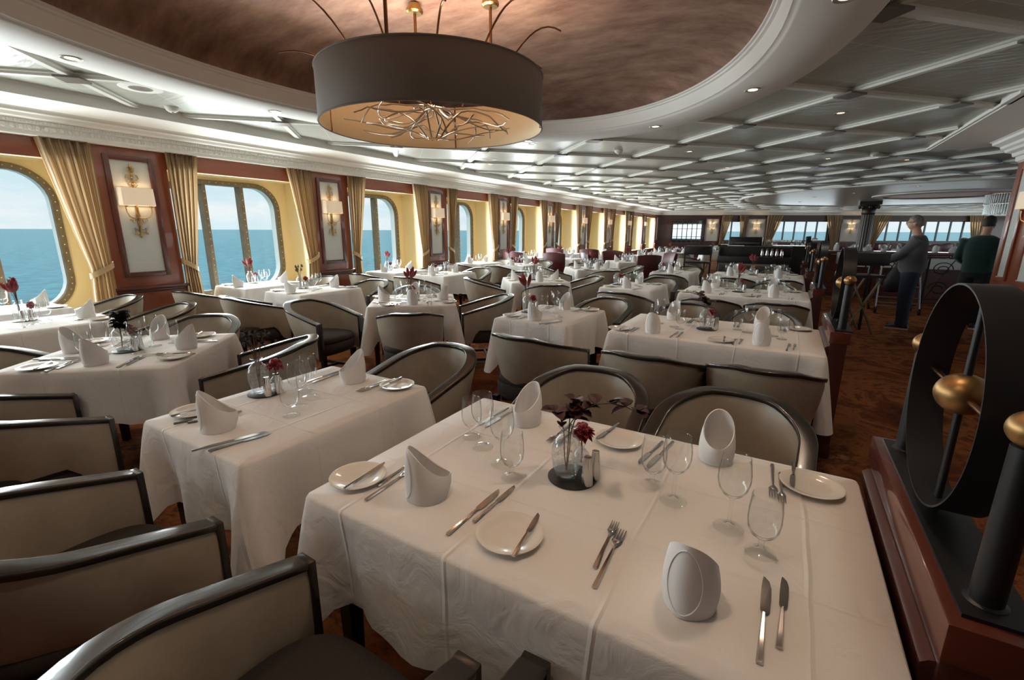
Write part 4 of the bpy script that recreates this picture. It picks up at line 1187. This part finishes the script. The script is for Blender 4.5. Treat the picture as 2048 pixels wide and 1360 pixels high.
# ---------------------------------------------------------------- ringed dividers
def divider():
    t = thing('ringed_divider', 'x', 'divider'); W = .055; L_ = .83
    MB().box(-W+.008,.02,0,W-.008,L_-.02,.80).box(-W+.004,.012,0,W-.004,L_-.012,.10).build('cabinet', M['mahogany_dv'], t, bevel=.003)
    MB().loft([[(x, y, z) for x, z in ((-W-.008,.722),(-W-.014,.735),(-W-.013,.762),(-W-.002,.772),(-W+.01,.775),(-W+.01,.715))] for y in (.03, L_-.03)]).build('side_rail', M['mahogany_dv'], t, smooth=30)
    MB().box(-W,0,.80,W,L_,.875).build('cap', M['mahogany_dk'], t, bevel=.004)
    MB().box(-W+.022,.03,.874,W+.012,L_-.03,.882).build('plate', M['blackmetal'], t)
    for y in (.085, L_-.085):
        p = MB().lathe([(.03,0),(.03,.003),(.0235,.006),(.0225,.29),(.019,.292),(.0005,.292)], 28, (.01,y,.88)).build('post', M['blackmetal'], t, smooth=40)
        MB().ball((.01,y,1.199), .034, .034, .031, 24, 16).build('ball', M['goldball'], p, smooth=180)
    n = 96; cy, cz, R_ = L_/2, 1.148, .243; rr = []
    for k in range(n):
        a = 2*PI*k/n
        rr.append([(x, cy+(R_+o)*cos(a), cz+(R_+o)*sin(a)) for x, o in ((-.028,0),(-.028,.004),(.045,.004),(.045,0))])
    MB().loft(rr, wrap=True).build('ring', M['blackmetal'], t, smooth=40)
    MB().tube([(.012,cy,.88),(.012,cy,1.39)], .0075, 10).build('upright_rod', M['blackmetal'], t, smooth=60)
    MB().tube([(.012,cy-R_,cz+.005),(.012,cy+R_,cz+.005)], .006, 10).build('cross_rod', M['twig_b'], t, smooth=60)
    MB().ball((.012,cy,cz+.008), .05, .05, .045, 28, 18).build('ball', M['goldball'], t, smooth=180)
    return t
P_div = Proto(divider)
for k in range(5):
    P_div.put((.357, .9+2.61*k, 0), 0, 'black ring divider with gold balls on mahogany base beside %s' % (('the large %s table' % ROWN[k]) if k < 4 else 'the service sideboard'), 'ringed dividers')

# ---------------------------------------------------------------- service sideboard and what stands on it
M['grey_wood'] = mat('grey_oak', (128,118,102), .5)
M['dk_drawer'] = mat('dark_drawer_front', (62,54,48), .45)
sb = thing('service_sideboard', 'long dark service sideboard with grey-framed drawers and steel knobs', 'sideboard', (-.58, 10.55, 0))
MB().box(-.64,0,0,.64,.5,.86).build('body', M['grey_wood'], sb, bevel=.004)
MB().box(-.66,-.02,.86,.66,.52,1.0).build('counter', M['blackwood'], sb, bevel=.006)
MB().box(-.66,.2,1.0,.66,.52,1.2).build('gallery', M['blackwood'], sb, bevel=.006)
for ix_ in (-.32, .32):
    for z0, z1 in ((.56,.82),(.3,.54),(.05,.28)):
        d = MB().box(ix_-.29,-.018,z0,ix_+.29,0,z1).build('drawer', M['dk_drawer'], sb, bevel=.003)
        MB().ball((ix_,-.03,(z0+z1)/2), .018, .014, .018, 12, 8).build('knob', M['steel'], d, smooth=180)
for k in range(5):
    x = -.05+.085*k
    o = MB().lathe([(.0005,0),(.03,0),(.034,.01),(.036,.05),(.026,.1),(.03,.15),(.036,.17),(.034,.17),(.0005,.165)], 18).build('coffee_pot', M['steel'], None, smooth=60)
    tag(o, 'steel coffee pot in the row on the service sideboard, %s from the divider end' % NTH[4-k], 'pot', 'coffee pots on the sideboard'); o.location = (-.58+.2+x, 10.65, 1.0)
o = MB().box(-.16,-.1,0,.16,.1,.012).build('menu_stack', M['napkin'], None, bevel=.002); tag(o, 'white stack of menus lying on the gallery of the sideboard', 'menus'); o.location = (-.95, 10.9, 1.2); o.rotation_euler = (0,0,.1)
t = thing('cutlery_rack', 'clear rack of upright steel cutlery on the window end of the sideboard', 'rack', (-1.13, 10.9, 1.2))
m = MB()
for k in range(9): m.box(-.09+k*.0225,-.03,0,-.082+k*.0225,.03,.085)
m.build('cutlery_row', M['steel'], t); MB().box(-.1,-.04,0,.1,.04,.02).build('tray', M['blackwood'], t)
cb = thing('beverage_cabinet', 'black beverage cabinet standing behind the service sideboard', 'cabinet', (-.55, 13.2, 0))
MB().box(-1.0,0,0,1.0,.6,1.12).build('body', M['blackwood'], cb, bevel=.01); MB().box(-1.02,-.02,1.12,1.02,.62,1.16).build('worktop', M['lacquer'], cb)
eq = thing('coffee_machine', 'long black coffee machine on the beverage cabinet', 'machine', (-.95, 13.45, 1.16)); MB().box(-.38,-.2,0,.38,.2,.2).build('housing', M['blackwood'], eq, bevel=.02); MB().box(-.34,-.215,.03,.34,-.2,.07).build('drip_tray', M['steel'], eq)
for k in range(9):
    o = P_gob.put((-.45+.085*k, 13.4+.05*(k % 2), 1.161), 0, 'clear goblet in the row on the beverage cabinet', 'goblets on the beverage cabinet')
o = P_vase.put((.38, 13.35, 1.161), 0, 'glass vase on the divider end of the beverage cabinet'); P_sprig['darkleaf'].put((.38,13.35,1.161), 0, 'dark leaves in the vase on the beverage cabinet')
def tray_stand():
    t = thing('folding_tray_stand', 'x', 'stand')
    MB().box(-.26,-.2,1.02,.26,.2,1.2).build('box_top', M['blackwood'], t, bevel=.01)
    for y in (-.16,.16):
        for s in (1, -1): MB().obox((-.22*s,y,0),(.22*s,y,.85), .03, .02).build('leg', M['grey_wood'], t)
    MB().box(-.25,-.19,.84,.25,.19,.88).build('rail', M['blackwood'], t)
    MB().box(-.255,-.165,.0,-.225,-.135,1.02).build('post', M['blackwood'], t); MB().box(.225,.135,.0,.255,.165,1.02).build('post', M['blackwood'], t)
    return t
P_ts = Proto(tray_stand)
P_ts.put((-1.62, 10.5, 0), .05, 'black folding tray stand with crossed grey legs at the window end of the sideboard')
P_ts.put((.98, 8.6, 0), .5, 'black folding tray stand with crossed legs in the passage beyond the dividers')

# ---------------------------------------------------------------- iron railing, counter and column beyond the passage
M['ironpaint'] = mat('wrought_iron', (18,18,18), .5, metal=.3)
rl_ = thing('iron_railing', 'black wrought iron railing with scrolls across the passage', 'railing', (.75, 12.6, 0))
MB().box(0,-.02,.98,3.6,.02,1.0).build('handrail', M['ironpaint'], rl_); MB().box(0,-.012,.12,3.6,.012,.14).build('bottom_rail', M['ironpaint'], rl_)
for k in range(5): MB().box(.9*k-.015,-.015,0,.9*k+.015,.015,1.0).build('post', M['ironpaint'], rl_)
for k in range(8):
    x0 = .45*k+.225; m = MB()
    for s in (1, -1):
        m.tube([(x0+s*(.05+.12*(1-j/26))*cos(j*.42)*1.0, 0, .56+s*.20+(.02+.13*(1-j/26))*sin(j*.42)) for j in range(24)], .009, 6)
    m.tube([(x0-.18,0,.15),(x0-.05,0,.45),(x0+.05,0,.7),(x0+.18,0,.97)], .009, 6)
    m.build('scroll', M['ironpaint'], rl_, smooth=60)
ct = thing('buffet_counter', 'dark buffet counter running behind the iron railing', 'counter', (.75, 13.3, 0))
MB().box(0,0,.0,4.4,.1,.95).build('front', M['mahogany_dk'], ct); MB().box(-.05,-.08,1.0,4.5,.7,1.06).build('counter_top', M['mahogany_dk'], ct, bevel=.006)
for k in range(6): MB().box(.1+.75*k,.3,0,.16+.75*k,.4,1.0).build('support', M['blackwood'], ct)
for k in range(4):
    o = MB().box(-.3,-.004,0,.3,.004,.22).build('hanging_cloth', M['napkin'], None); tag(o, 'pale folded cloth hanging on the counter front, %s from the sideboard' % NTH[k], 'cloth', 'cloths on the counter'); o.location = (1.35+.8*k, 13.2, .72)
for k in range(12):
    P_nap.put((1.0+.3*k, 13.55+.1*(k % 3), 1.06), k, 'white peaked napkin standing on the buffet counter', 'napkins on the buffet counter')
    if k % 2: P_gob.put((1.1+.3*k, 13.7, 1.06), 0, 'clear goblet standing on the buffet counter', 'goblets on the buffet counter')
cl = thing('fluted_column', 'dark fluted column with flared capital standing before the aft windows', 'column', (2.66, 24.1, 0)); cl['kind'] = 'structure'
M['bronze'] = mat('dark_bronze', (62,56,50), .35, metal=.5)
n = 80; fl_ = lambda r, z: [((r-.012*abs(sin(20*2*PI*k/n/2)))*cos(2*PI*k/n), (r-.012*abs(sin(20*2*PI*k/n/2)))*sin(2*PI*k/n), z) for k in range(n)]
MB().loft([fl_(.25,.25), fl_(.22,2.2)]).build('shaft', M['bronze'], cl, smooth=30)
MB().lathe([(.3,0),(.3,.12),(.27,.2),(.26,.26)], 32).build('base', M['bronze'], cl)
MB().lathe([(.22,2.18),(.24,2.22),(.23,2.26),(.26,2.4),(.34,2.52),(.33,2.56)], 32).box(-.36,-.36,2.56,.36,.36,2.69).build('capital', M['bronze'], cl, smooth=40)
for k in range(8):
    a = 2*PI*k/8; MB().ball((.31*cos(a),.31*sin(a),2.47), .06, .06, .07, 10, 8).build('volute', M['bronze'], cl, smooth=180)
# crystal chandelier far aft
M['crystal'] = mat('crystal_strings', (190,196,196), .2, spec=.8, metal=.4)
cc_ = thing('crystal_chandelier', 'wide chandelier of hanging crystal strings beyond the service wall', 'chandelier', (6.0, 20.8, 0))
m = MB(); rk = random.Random(2)
for ringr, z0, z1 in ((.75,2.36,2.66),(.72,2.04,2.36)):
    for k in range(74):
        a = 2*PI*k/74; zz = z0+rk.uniform(0,.06)
        m.tube([(ringr*cos(a),ringr*sin(a),z1),(ringr*cos(a),ringr*sin(a),zz)], .014, 4)
ob = m.build('crystal_strings', M['crystal'], cc_, smooth=0); ob['kind'] = 'stuff'
for z in (2.36, 2.66): MB().lathe([(.70,z-.01),(.77,z-.01),(.77,z+.01),(.70,z+.01)], 40, caps=False).build('hoop', M['steel'], cc_)
# tables and chairs by the aft windows
AFT = [(.4,27.4),(3.2,28.8),(5.8,30.0),(8.2,31.4),(4.6,26.4)]
for k, (x, y) in enumerate(AFT): far_table('square', x, y, WANG, 'the %s table along the aft windows' % NTH[k], 4, None)
q = 0
for (x, y) in AFT:
    for kk, nm_ in ((0,'front'),(1,'divider'),(3,'window')):
        b_ = WANG + PI/2*kk; P_red.put((x+.84*sin(b_), y-.84*cos(b_), 0), b_, 'burgundy high-backed chair, %s side of the %s table along the aft windows' % (nm_, NTH[q//3]), 'burgundy chairs by the aft windows'); q += 1

# ---------------------------------------------------------------- wheeled walker frame with a bag
wk = thing('wheeled_walker', 'silver wheeled walker frame standing behind the man in grey', 'walker', (1.88, 11.2, 0), .1)
M['alu'] = mat('brushed_aluminium', (150,152,155), .35, metal=.9)
for sx in (-1, 1):
    MB().tube([(sx*.33,-.22,.06),(sx*.31,-.1,.5),(sx*.29,0,.9),(sx*.29,.12,.95)], .013, 8).build('side_tube', M['alu'], wk, smooth=60)
    MB().tube([(sx*.33,.25,.06),(sx*.30,.1,.55),(sx*.29,.02,.85)], .013, 8).build('side_tube', M['alu'], wk, smooth=60)
    for y in (-.22,.25):
        MB().tube([(sx*.33-.012,y,.06),(sx*.33+.012,y,.06)], .06, 18).build('wheel', M['blackmetal'], wk, smooth=40)
for z, y in ((.5,-.1),(.3,-.16),(.2,-.19),(.14,-.2)): MB().tube([(-.31,y,z),(.31,y,z)], .01, 8).build('cross_tube', M['alu'], wk, smooth=60)
bag = thing('dark_bag', 'dark soft bag hanging on the wheeled walker', 'bag', (1.80, 10.84, 0), .1)
MB().loft([[(x*w_, y*d_, z) for x, y in [(cos(2*PI*k/16), sin(2*PI*k/16)) for k in range(16)]] for z, w_, d_ in ((.42,.16,.06),(.46,.2,.1),(.62,.2,.11),(.78,.14,.08),(.9,.07,.04),(.93,.05,.03))]).build('body', mat('black_nylon', (30,32,36), .6, bump=(30,.4,.01)), bag, smooth=60)
MB().tube([(-.06,0,.9),(-.04,0,1.0),(.04,0,1.0),(.06,0,.9)], .01, 6).build('handle', M['blackmetal'], bag, smooth=60)
# ---------------------------------------------------------------- people
M['skin'] = mat('skin', (206,158,132), .55)
def shell(name, mb, material, vox, it=4):
    """melts overlapping limbs into one continuous surface"""
    o = mb.build(name, material, None, smooth=180)
    r = o.modifiers.new('r', 'REMESH'); r.mode = 'VOXEL'; r.voxel_size = vox; r.use_smooth_shade = True
    q = o.modifiers.new('s', 'SMOOTH'); q.iterations = it; q.factor = .5
    dg = bpy.context.evaluated_depsgraph_get(); dg.update()
    m2 = bpy.data.meshes.new_from_object(o.evaluated_get(dg)); old = o.data
    bpy.data.objects.remove(o); bpy.data.meshes.remove(old)
    m2.materials.clear(); m2.materials.append(material); m2.name = name
    m2.polygons.foreach_set('use_smooth', [True]*len(m2.polygons))
    return m2
def oval_stack(mb, st, n=24):
    mb.loft([[(cx+rx*math.copysign(abs(cos(2*PI*k/n))**.85, cos(2*PI*k/n)), cy+ry*math.copysign(abs(sin(2*PI*k/n))**.9, sin(2*PI*k/n)), z) for k in range(n)] for (cx, cy, z, rx, ry) in st])
def person(label, loc, rz, hands, hair_col, top_col, leg_col, shoe_col, glasses=False, look=0.0, stoop=0.0, waist=.105):
    t = thing('person', label, 'person', loc, rz)
    # figure faces +y ; 1.74 m tall
    st_ = stoop; arms = []
    for s, hd in ((1, hands[0]), (-1, hands[1])):
        sh = Vector((s*.185,-.02,1.395)); h = Vector(hd); up, lo = .30, .265
        d = h-sh; L_ = min(d.length, up+lo-.01); d.normalize(); a = (up*up-lo*lo+L_*L_)/(2*L_); hh = math.sqrt(max(up*up-a*a, 0))
        out = Vector((s*.5,-.75,-.5)); out = (out - d*out.dot(d)).normalized(); el = sh + d*a + out*hh
        arms.append([sh, sh.lerp(el,.5), el, el.lerp(h,.35), el.lerp(h,.7), h])
    def torso(g):
        return [(0,0,.88,.160+g,.112+g),(0,.004,.96,.165+g,waist+.012+g),(0,.006,1.06,.162+g,waist+.016+g),(0,.0,1.18,.172+g,.122+g),(0,-.006,1.28,.182+g,.118+g),(0,-.012,1.36,.180+g,.098+g),(0,-.014,1.42,.140+g*.8,.078+g*.7),(0,-.008,1.455,.085+g*.5,.066+g*.4)]
    bm_b = MB(); oval_stack(bm_b, torso(0)); bm_b.tube([(0,-.012,1.40),(0,.0+st_*.5,1.47),(0,.016+st_,1.56)], [.07,.056,.056], 16)
    for ar in arms: bm_b.tube(ar, [.062,.052,.043,.043,.034,.028], 14)
    for s in (1, -1): bm_b.tube([(s*.09,0,.92),(s*.095,.004,.74),(s*.1,.01,.5),(s*.102,-.004,.36),(s*.105,-.014,.2),(s*.107,-.014,.07)], [.098,.088,.06,.058,.044,.04], 16)
    # head and hands melt into the same surface
    hm = bm_b; nu, nv = 28, 20; hc = Vector((0,.03+stoop*1.1,1.628)); cl_, sl_ = cos(look), sin(look); rows = []
    for i in range(nv+1):
        ph = -PI/2 + PI*i/nv; row = []
        for k in range(nu):
            a = 2*PI*k/nu; x, y, z = cos(ph)*cos(a), cos(ph)*sin(a), sin(ph)
            X, Y, Z = x*.074, y*.094, z*.113
            if z < 0: X *= 1-.22*z*z; Y *= 1-.10*z*z
            if y > 0: Y *= .97
            f = max(0, y)
            Y += .026*f**8*math.exp(-((z+.12)/.16)**2)*(1 if abs(x) < .3 else 0)*math.exp(-(x/.14)**2)      # nose
            Y += .010*f**4*math.exp(-((z+.50)/.10)**2)*math.exp(-(x/.3)**2)                                   # lips
            Y += .012*f**4*math.exp(-((z+.85)/.12)**2)                                                        # chin
            Y -= .010*f**4*math.exp(-((z-.10)/.10)**2)*math.exp(-((abs(x)-.36)/.18)**2)                       # eye sockets
            Y += .006*f**4*math.exp(-((z-.27)/.09)**2)                                                        # brow
            row.append((hc.x + X*cl_ - Y*sl_, hc.y + X*sl_ + Y*cl_, hc.z + Z))
        rows.append(row)
    hm.loft(rows)
    for s in (1, -1):
        c = (hc.x+s*.076*cl_+.005*sl_, hc.y+s*.076*sl_-.005*cl_, hc.z-.005); hm.ball(c, .012, .02, .031, 10, 8)
    for s, hd in ((1, hands[0]), (-1, hands[1])):
        h = Vector(hd); d = Vector((-s*.35,.75,-.35)).normalized(); side = Vector((s,.3,.2)); side = (side-d*side.dot(d)).normalized(); nn = d.cross(side)
        hm.loft([[tuple(h + d*q + side*u*w_ + nn*v*th) for u, v in ((-1,-.7),(0,-1),(1,-.7),(1,.7),(0,1),(-1,.7))] for q, w_, th in ((-.02,.024,.02),(.03,.036,.015),(.075,.04,.013),(.09,.036,.01))])
        for k in range(4):
            b = h + d*.082 + side*(-.03+.02*k); ln = (.055,.066,.07,.058)[k]
            hm.tube([b, b + d*ln*.45 - nn*.004*s, b + d*ln*.8 - nn*.016*s - Vector((0,0,.008)), b + d*ln*.95 - nn*.03*s - Vector((0,0,.018))], [.0095,.009,.008,.006], 7)
        b = h + d*.025 - side*.03
        hm.tube([b, b - side*.02 + d*.02, b - side*.028 + d*.045], [.012,.0105,.008], 7)
    link('body', shell('body', bm_b, M['skin'], .0065, 2), t)
    ms = mat('sweater', top_col, .9, sheen=.3, bump=(90,.3,.004)); sw_ = MB(); oval_stack(sw_, torso(.026))
    for ar in arms: sw_.tube(ar[:5] + [ar[4].lerp(ar[5],.75)], [.083,.07,.06,.058,.05,.04], 16)
    link('sweater', shell('sweater', sw_, ms, .014, 5), t)
    mt_ = mat('trousers', leg_col, .85, bump=(60,.3,.004)); tr_ = MB(); oval_stack(tr_, [(0,0,.80,.16,.12),(0,0,.9,.176,.134),(0,.004,1.0,.17,waist+.022)])
    for s in (1, -1): tr_.tube([(s*.088,0,.9),(s*.094,.004,.74),(s*.1,.012,.5),(s*.102,.0,.32),(s*.106,-.006,.14),(s*.107,-.002,.05)], [.112,.108,.09,.083,.078,.078], 18)
    link('trousers', shell('trousers', tr_, mt_, .014, 4), t)
    msh = mat('shoe', shoe_col, .5); msl = mat('shoe_sole', (205,195,175), .7)
    for s in (1, -1):
        sh = MB()
        sh.loft([[(s*.11+x*w_, y0+.0, z) for x, z in ((-1,.022),(-.95,.022+h_*.6),(-.5,.022+h_),(.5,.022+h_),(.95,.022+h_*.6),(1,.022))] for y0, w_, h_ in ((-.10,.030,.05),(-.075,.040,.085),(.0,.042,.085),(.07,.044,.06),(.13,.046,.045),(.17,.036,.03),(.185,.02,.018))])
        so_ = sh.build('shoe', msh, t, smooth=60)
        sl = MB().loft([[(s*.11+x*w_, y0, z) for x, z in ((-1,0),(1,0),(1,.024),(-1,.024))] for y0, w_ in ((-.108,.03),(-.08,.042),(.0,.044),(.09,.047),(.15,.044),(.188,.024))])
        sl.build('sole', msl, so_)
    # hair
    mh = mat('hair', hair_col, .6, bump=(150,.6,.004,(1,1,.3)), vary=(tuple(min(255, c+34) for c in hair_col), 40, (1,1,.3), .4, .7))
    hr = MB(); rows = []
    for i in range(nv+1):
        ph = -PI/2 + PI*i/nv; row = []
        for k in range(nu):
            a = 2*PI*k/nu; x, y, z = cos(ph)*cos(a), cos(ph)*sin(a), sin(ph)
            lim = -.45 if y < -.2 else (-.45 + (y+.2)/.7*.95 if y < .5 else .5)
            g = 1.12 if z > lim else .86
            X, Y, Z = x*.074*g, y*.094*g-.004, z*.113*(1.10 if z > lim else .9)
            row.append((hc.x + X*cl_ - Y*sl_, hc.y + X*sl_ + Y*cl_, hc.z + Z + .002))
        rows.append(row)
    hr.loft(rows).build('hair', mh, t, smooth=60)
    if glasses:
        g = MB(); T2 = lambda x, y, z: (hc.x + x*cl_ - y*sl_, hc.y + x*sl_ + y*cl_, hc.z + z)
        for s in (1, -1):
            g.tube([T2(s*.033+.024*cos(2*PI*k/16), .104, .012+.018*sin(2*PI*k/16)) for k in range(17)], .0028, 6, caps=False)
            g.tube([T2(s*.057,.102,.016), T2(s*.078,.05,.016), T2(s*.08,-.005,.012)], .003, 6)
        g.tube([T2(-.01,.106,.014), T2(.01,.106,.014)], .0028, 6)
        g.build('spectacles', M['blackmetal'], t, smooth=60)
    return t
person('grey-haired man in grey sweater and jeans standing in the passage, looking down', (1.70, 9.35, 0), math.radians(78), ((.10,.36,1.02),(-.07,.38,1.04)), (112,106,98), (86,86,90), (38,48,66), (26,24,24), True, 0.0, .03, .135)
person('dark-haired man in a green sweater seen from behind at the service wall', (2.60, 9.95, 0), math.radians(-28), ((.2,.28,.98),(-.2,.25,1.0)), (44,36,32), (20,52,46), (26,26,30), (20,20,20), False, -.3, .05)

# ---------------------------------------------------------------- light: sun and sky outside, the room's own lamps, added area lamps at the windows
sd = bpy.data.lights.new('sun', 'SUN'); sd.energy = SUN; sd.angle = math.radians(2.0); sd.color = (1,.95,.86)
so_ = bpy.data.objects.new('sun', sd); COL.objects.link(so_)
so_.rotation_euler = Vector((.62,.38,-.80)).to_track_quat('-Z', 'Y').to_euler()
def lamp(x, y, z, e, col, size=.05, ang=120, blend=.7):
    l = bpy.data.lights.new('lamp_beam', 'SPOT'); l.energy = e; l.color = col; l.shadow_soft_size = size; l.spot_size = math.radians(ang); l.spot_blend = blend
    o = bpy.data.objects.new('lamp_beam', l); COL.objects.link(o); o.location = (x, y, z)
WARM = (1,.74,.53); SOFT = (1,.88,.74)
for k, (x, y) in enumerate(RING): lamp(x, y, 2.60, E_RING*(1.5 if k in (6,7,8) else 1), WARM if k in (5,6,7,8,9) else SOFT)
for x, y in CEIL: lamp(x, y, 2.655, E_CEIL, SOFT)
for x, y in FLAT: lamp(x, y, 2.67, E_CEIL*.6, SOFT)
def bulb(x, y, z, e, col, r=.05):
    l = bpy.data.lights.new('bulb', 'POINT'); l.energy = e; l.color = col; l.shadow_soft_size = r
    o = bpy.data.objects.new('bulb', l); COL.objects.link(o); o.location = (x, y, z)
for k in range(4):
    a = PI/4+PI/2*k; l = bpy.data.lights.new('drum_uplight', 'SPOT'); l.energy = E_DRUM/4; l.color = (1,.80,.62); l.spot_size = math.radians(150); l.spot_blend = .6; l.shadow_soft_size = .05
    o = bpy.data.objects.new('drum_uplight', l); COL.objects.link(o); o.location = (-2.15+.35*cos(a), 2.6+.35*sin(a), 2.43); o.rotation_euler = (PI, 0, 0)
bulb(-2.15, 2.6, 2.42, 5, (1,.76,.5), .05)
for y0 in YP[2:9]: bulb(XP+.07, y0+.345, 1.86, E_SC, (1,.74,.46), .03)
for s_ in (3.15, 5.68, 11.07):
    p = fpt(s_, 1.84, .08); bulb(p[0], p[1], p[2], E_SC*2, (1,.74,.46), .03)

def daylight(p, d, w_, h_, e, col=(.86,.96,1.0)):  # unseen area lamp added just inside a window to strengthen its daylight
    l = bpy.data.lights.new('window_daylight_boost', 'AREA'); l.shape = 'RECTANGLE'; l.size = w_; l.size_y = h_; l.energy = e; l.color = col
    o = bpy.data.objects.new('window_daylight_boost', l); COL.objects.link(o); o.location = p
    o.rotation_euler = Vector(d).to_track_quat('-Z', 'Y').to_euler()
for i, y0 in enumerate(YP[:-1]):
    yc = (y0+PWD+YP[i+1])/2
    daylight((XO+.32, yc, 1.37), (1,0,.02), 1.5, 1.45, E_WIN)
for a, b, z0, z1 in OPEN:
    p = fpt((a+b)/2, 1.5, .12); daylight(p, (sin(WANG), -cos(WANG), .05), b-a, 1.1, E_AFT*(b-a))
daylight((12.3, 24, 1.45), (-1,0,.05), 28, 1.4, E_STAR)
sc.view_settings.view_transform = 'Standard'; sc.view_settings.look = 'None'
sc.view_settings.exposure = EXPO; sc.view_settings.gamma = 1; sc.view_settings.use_curve_mapping = False
sc.cycles.use_denoising = True
sc.cycles.max_bounces = 10; sc.cycles.diffuse_bounces = 4; sc.cycles.glossy_bounces = 4; sc.cycles.transparent_max_bounces = 24; sc.cycles.transmission_bounces = 6
sc.cycles.sample_clamp_indirect = 4.0; sc.cycles.caustics_reflective = False; sc.cycles.caustics_refractive = False
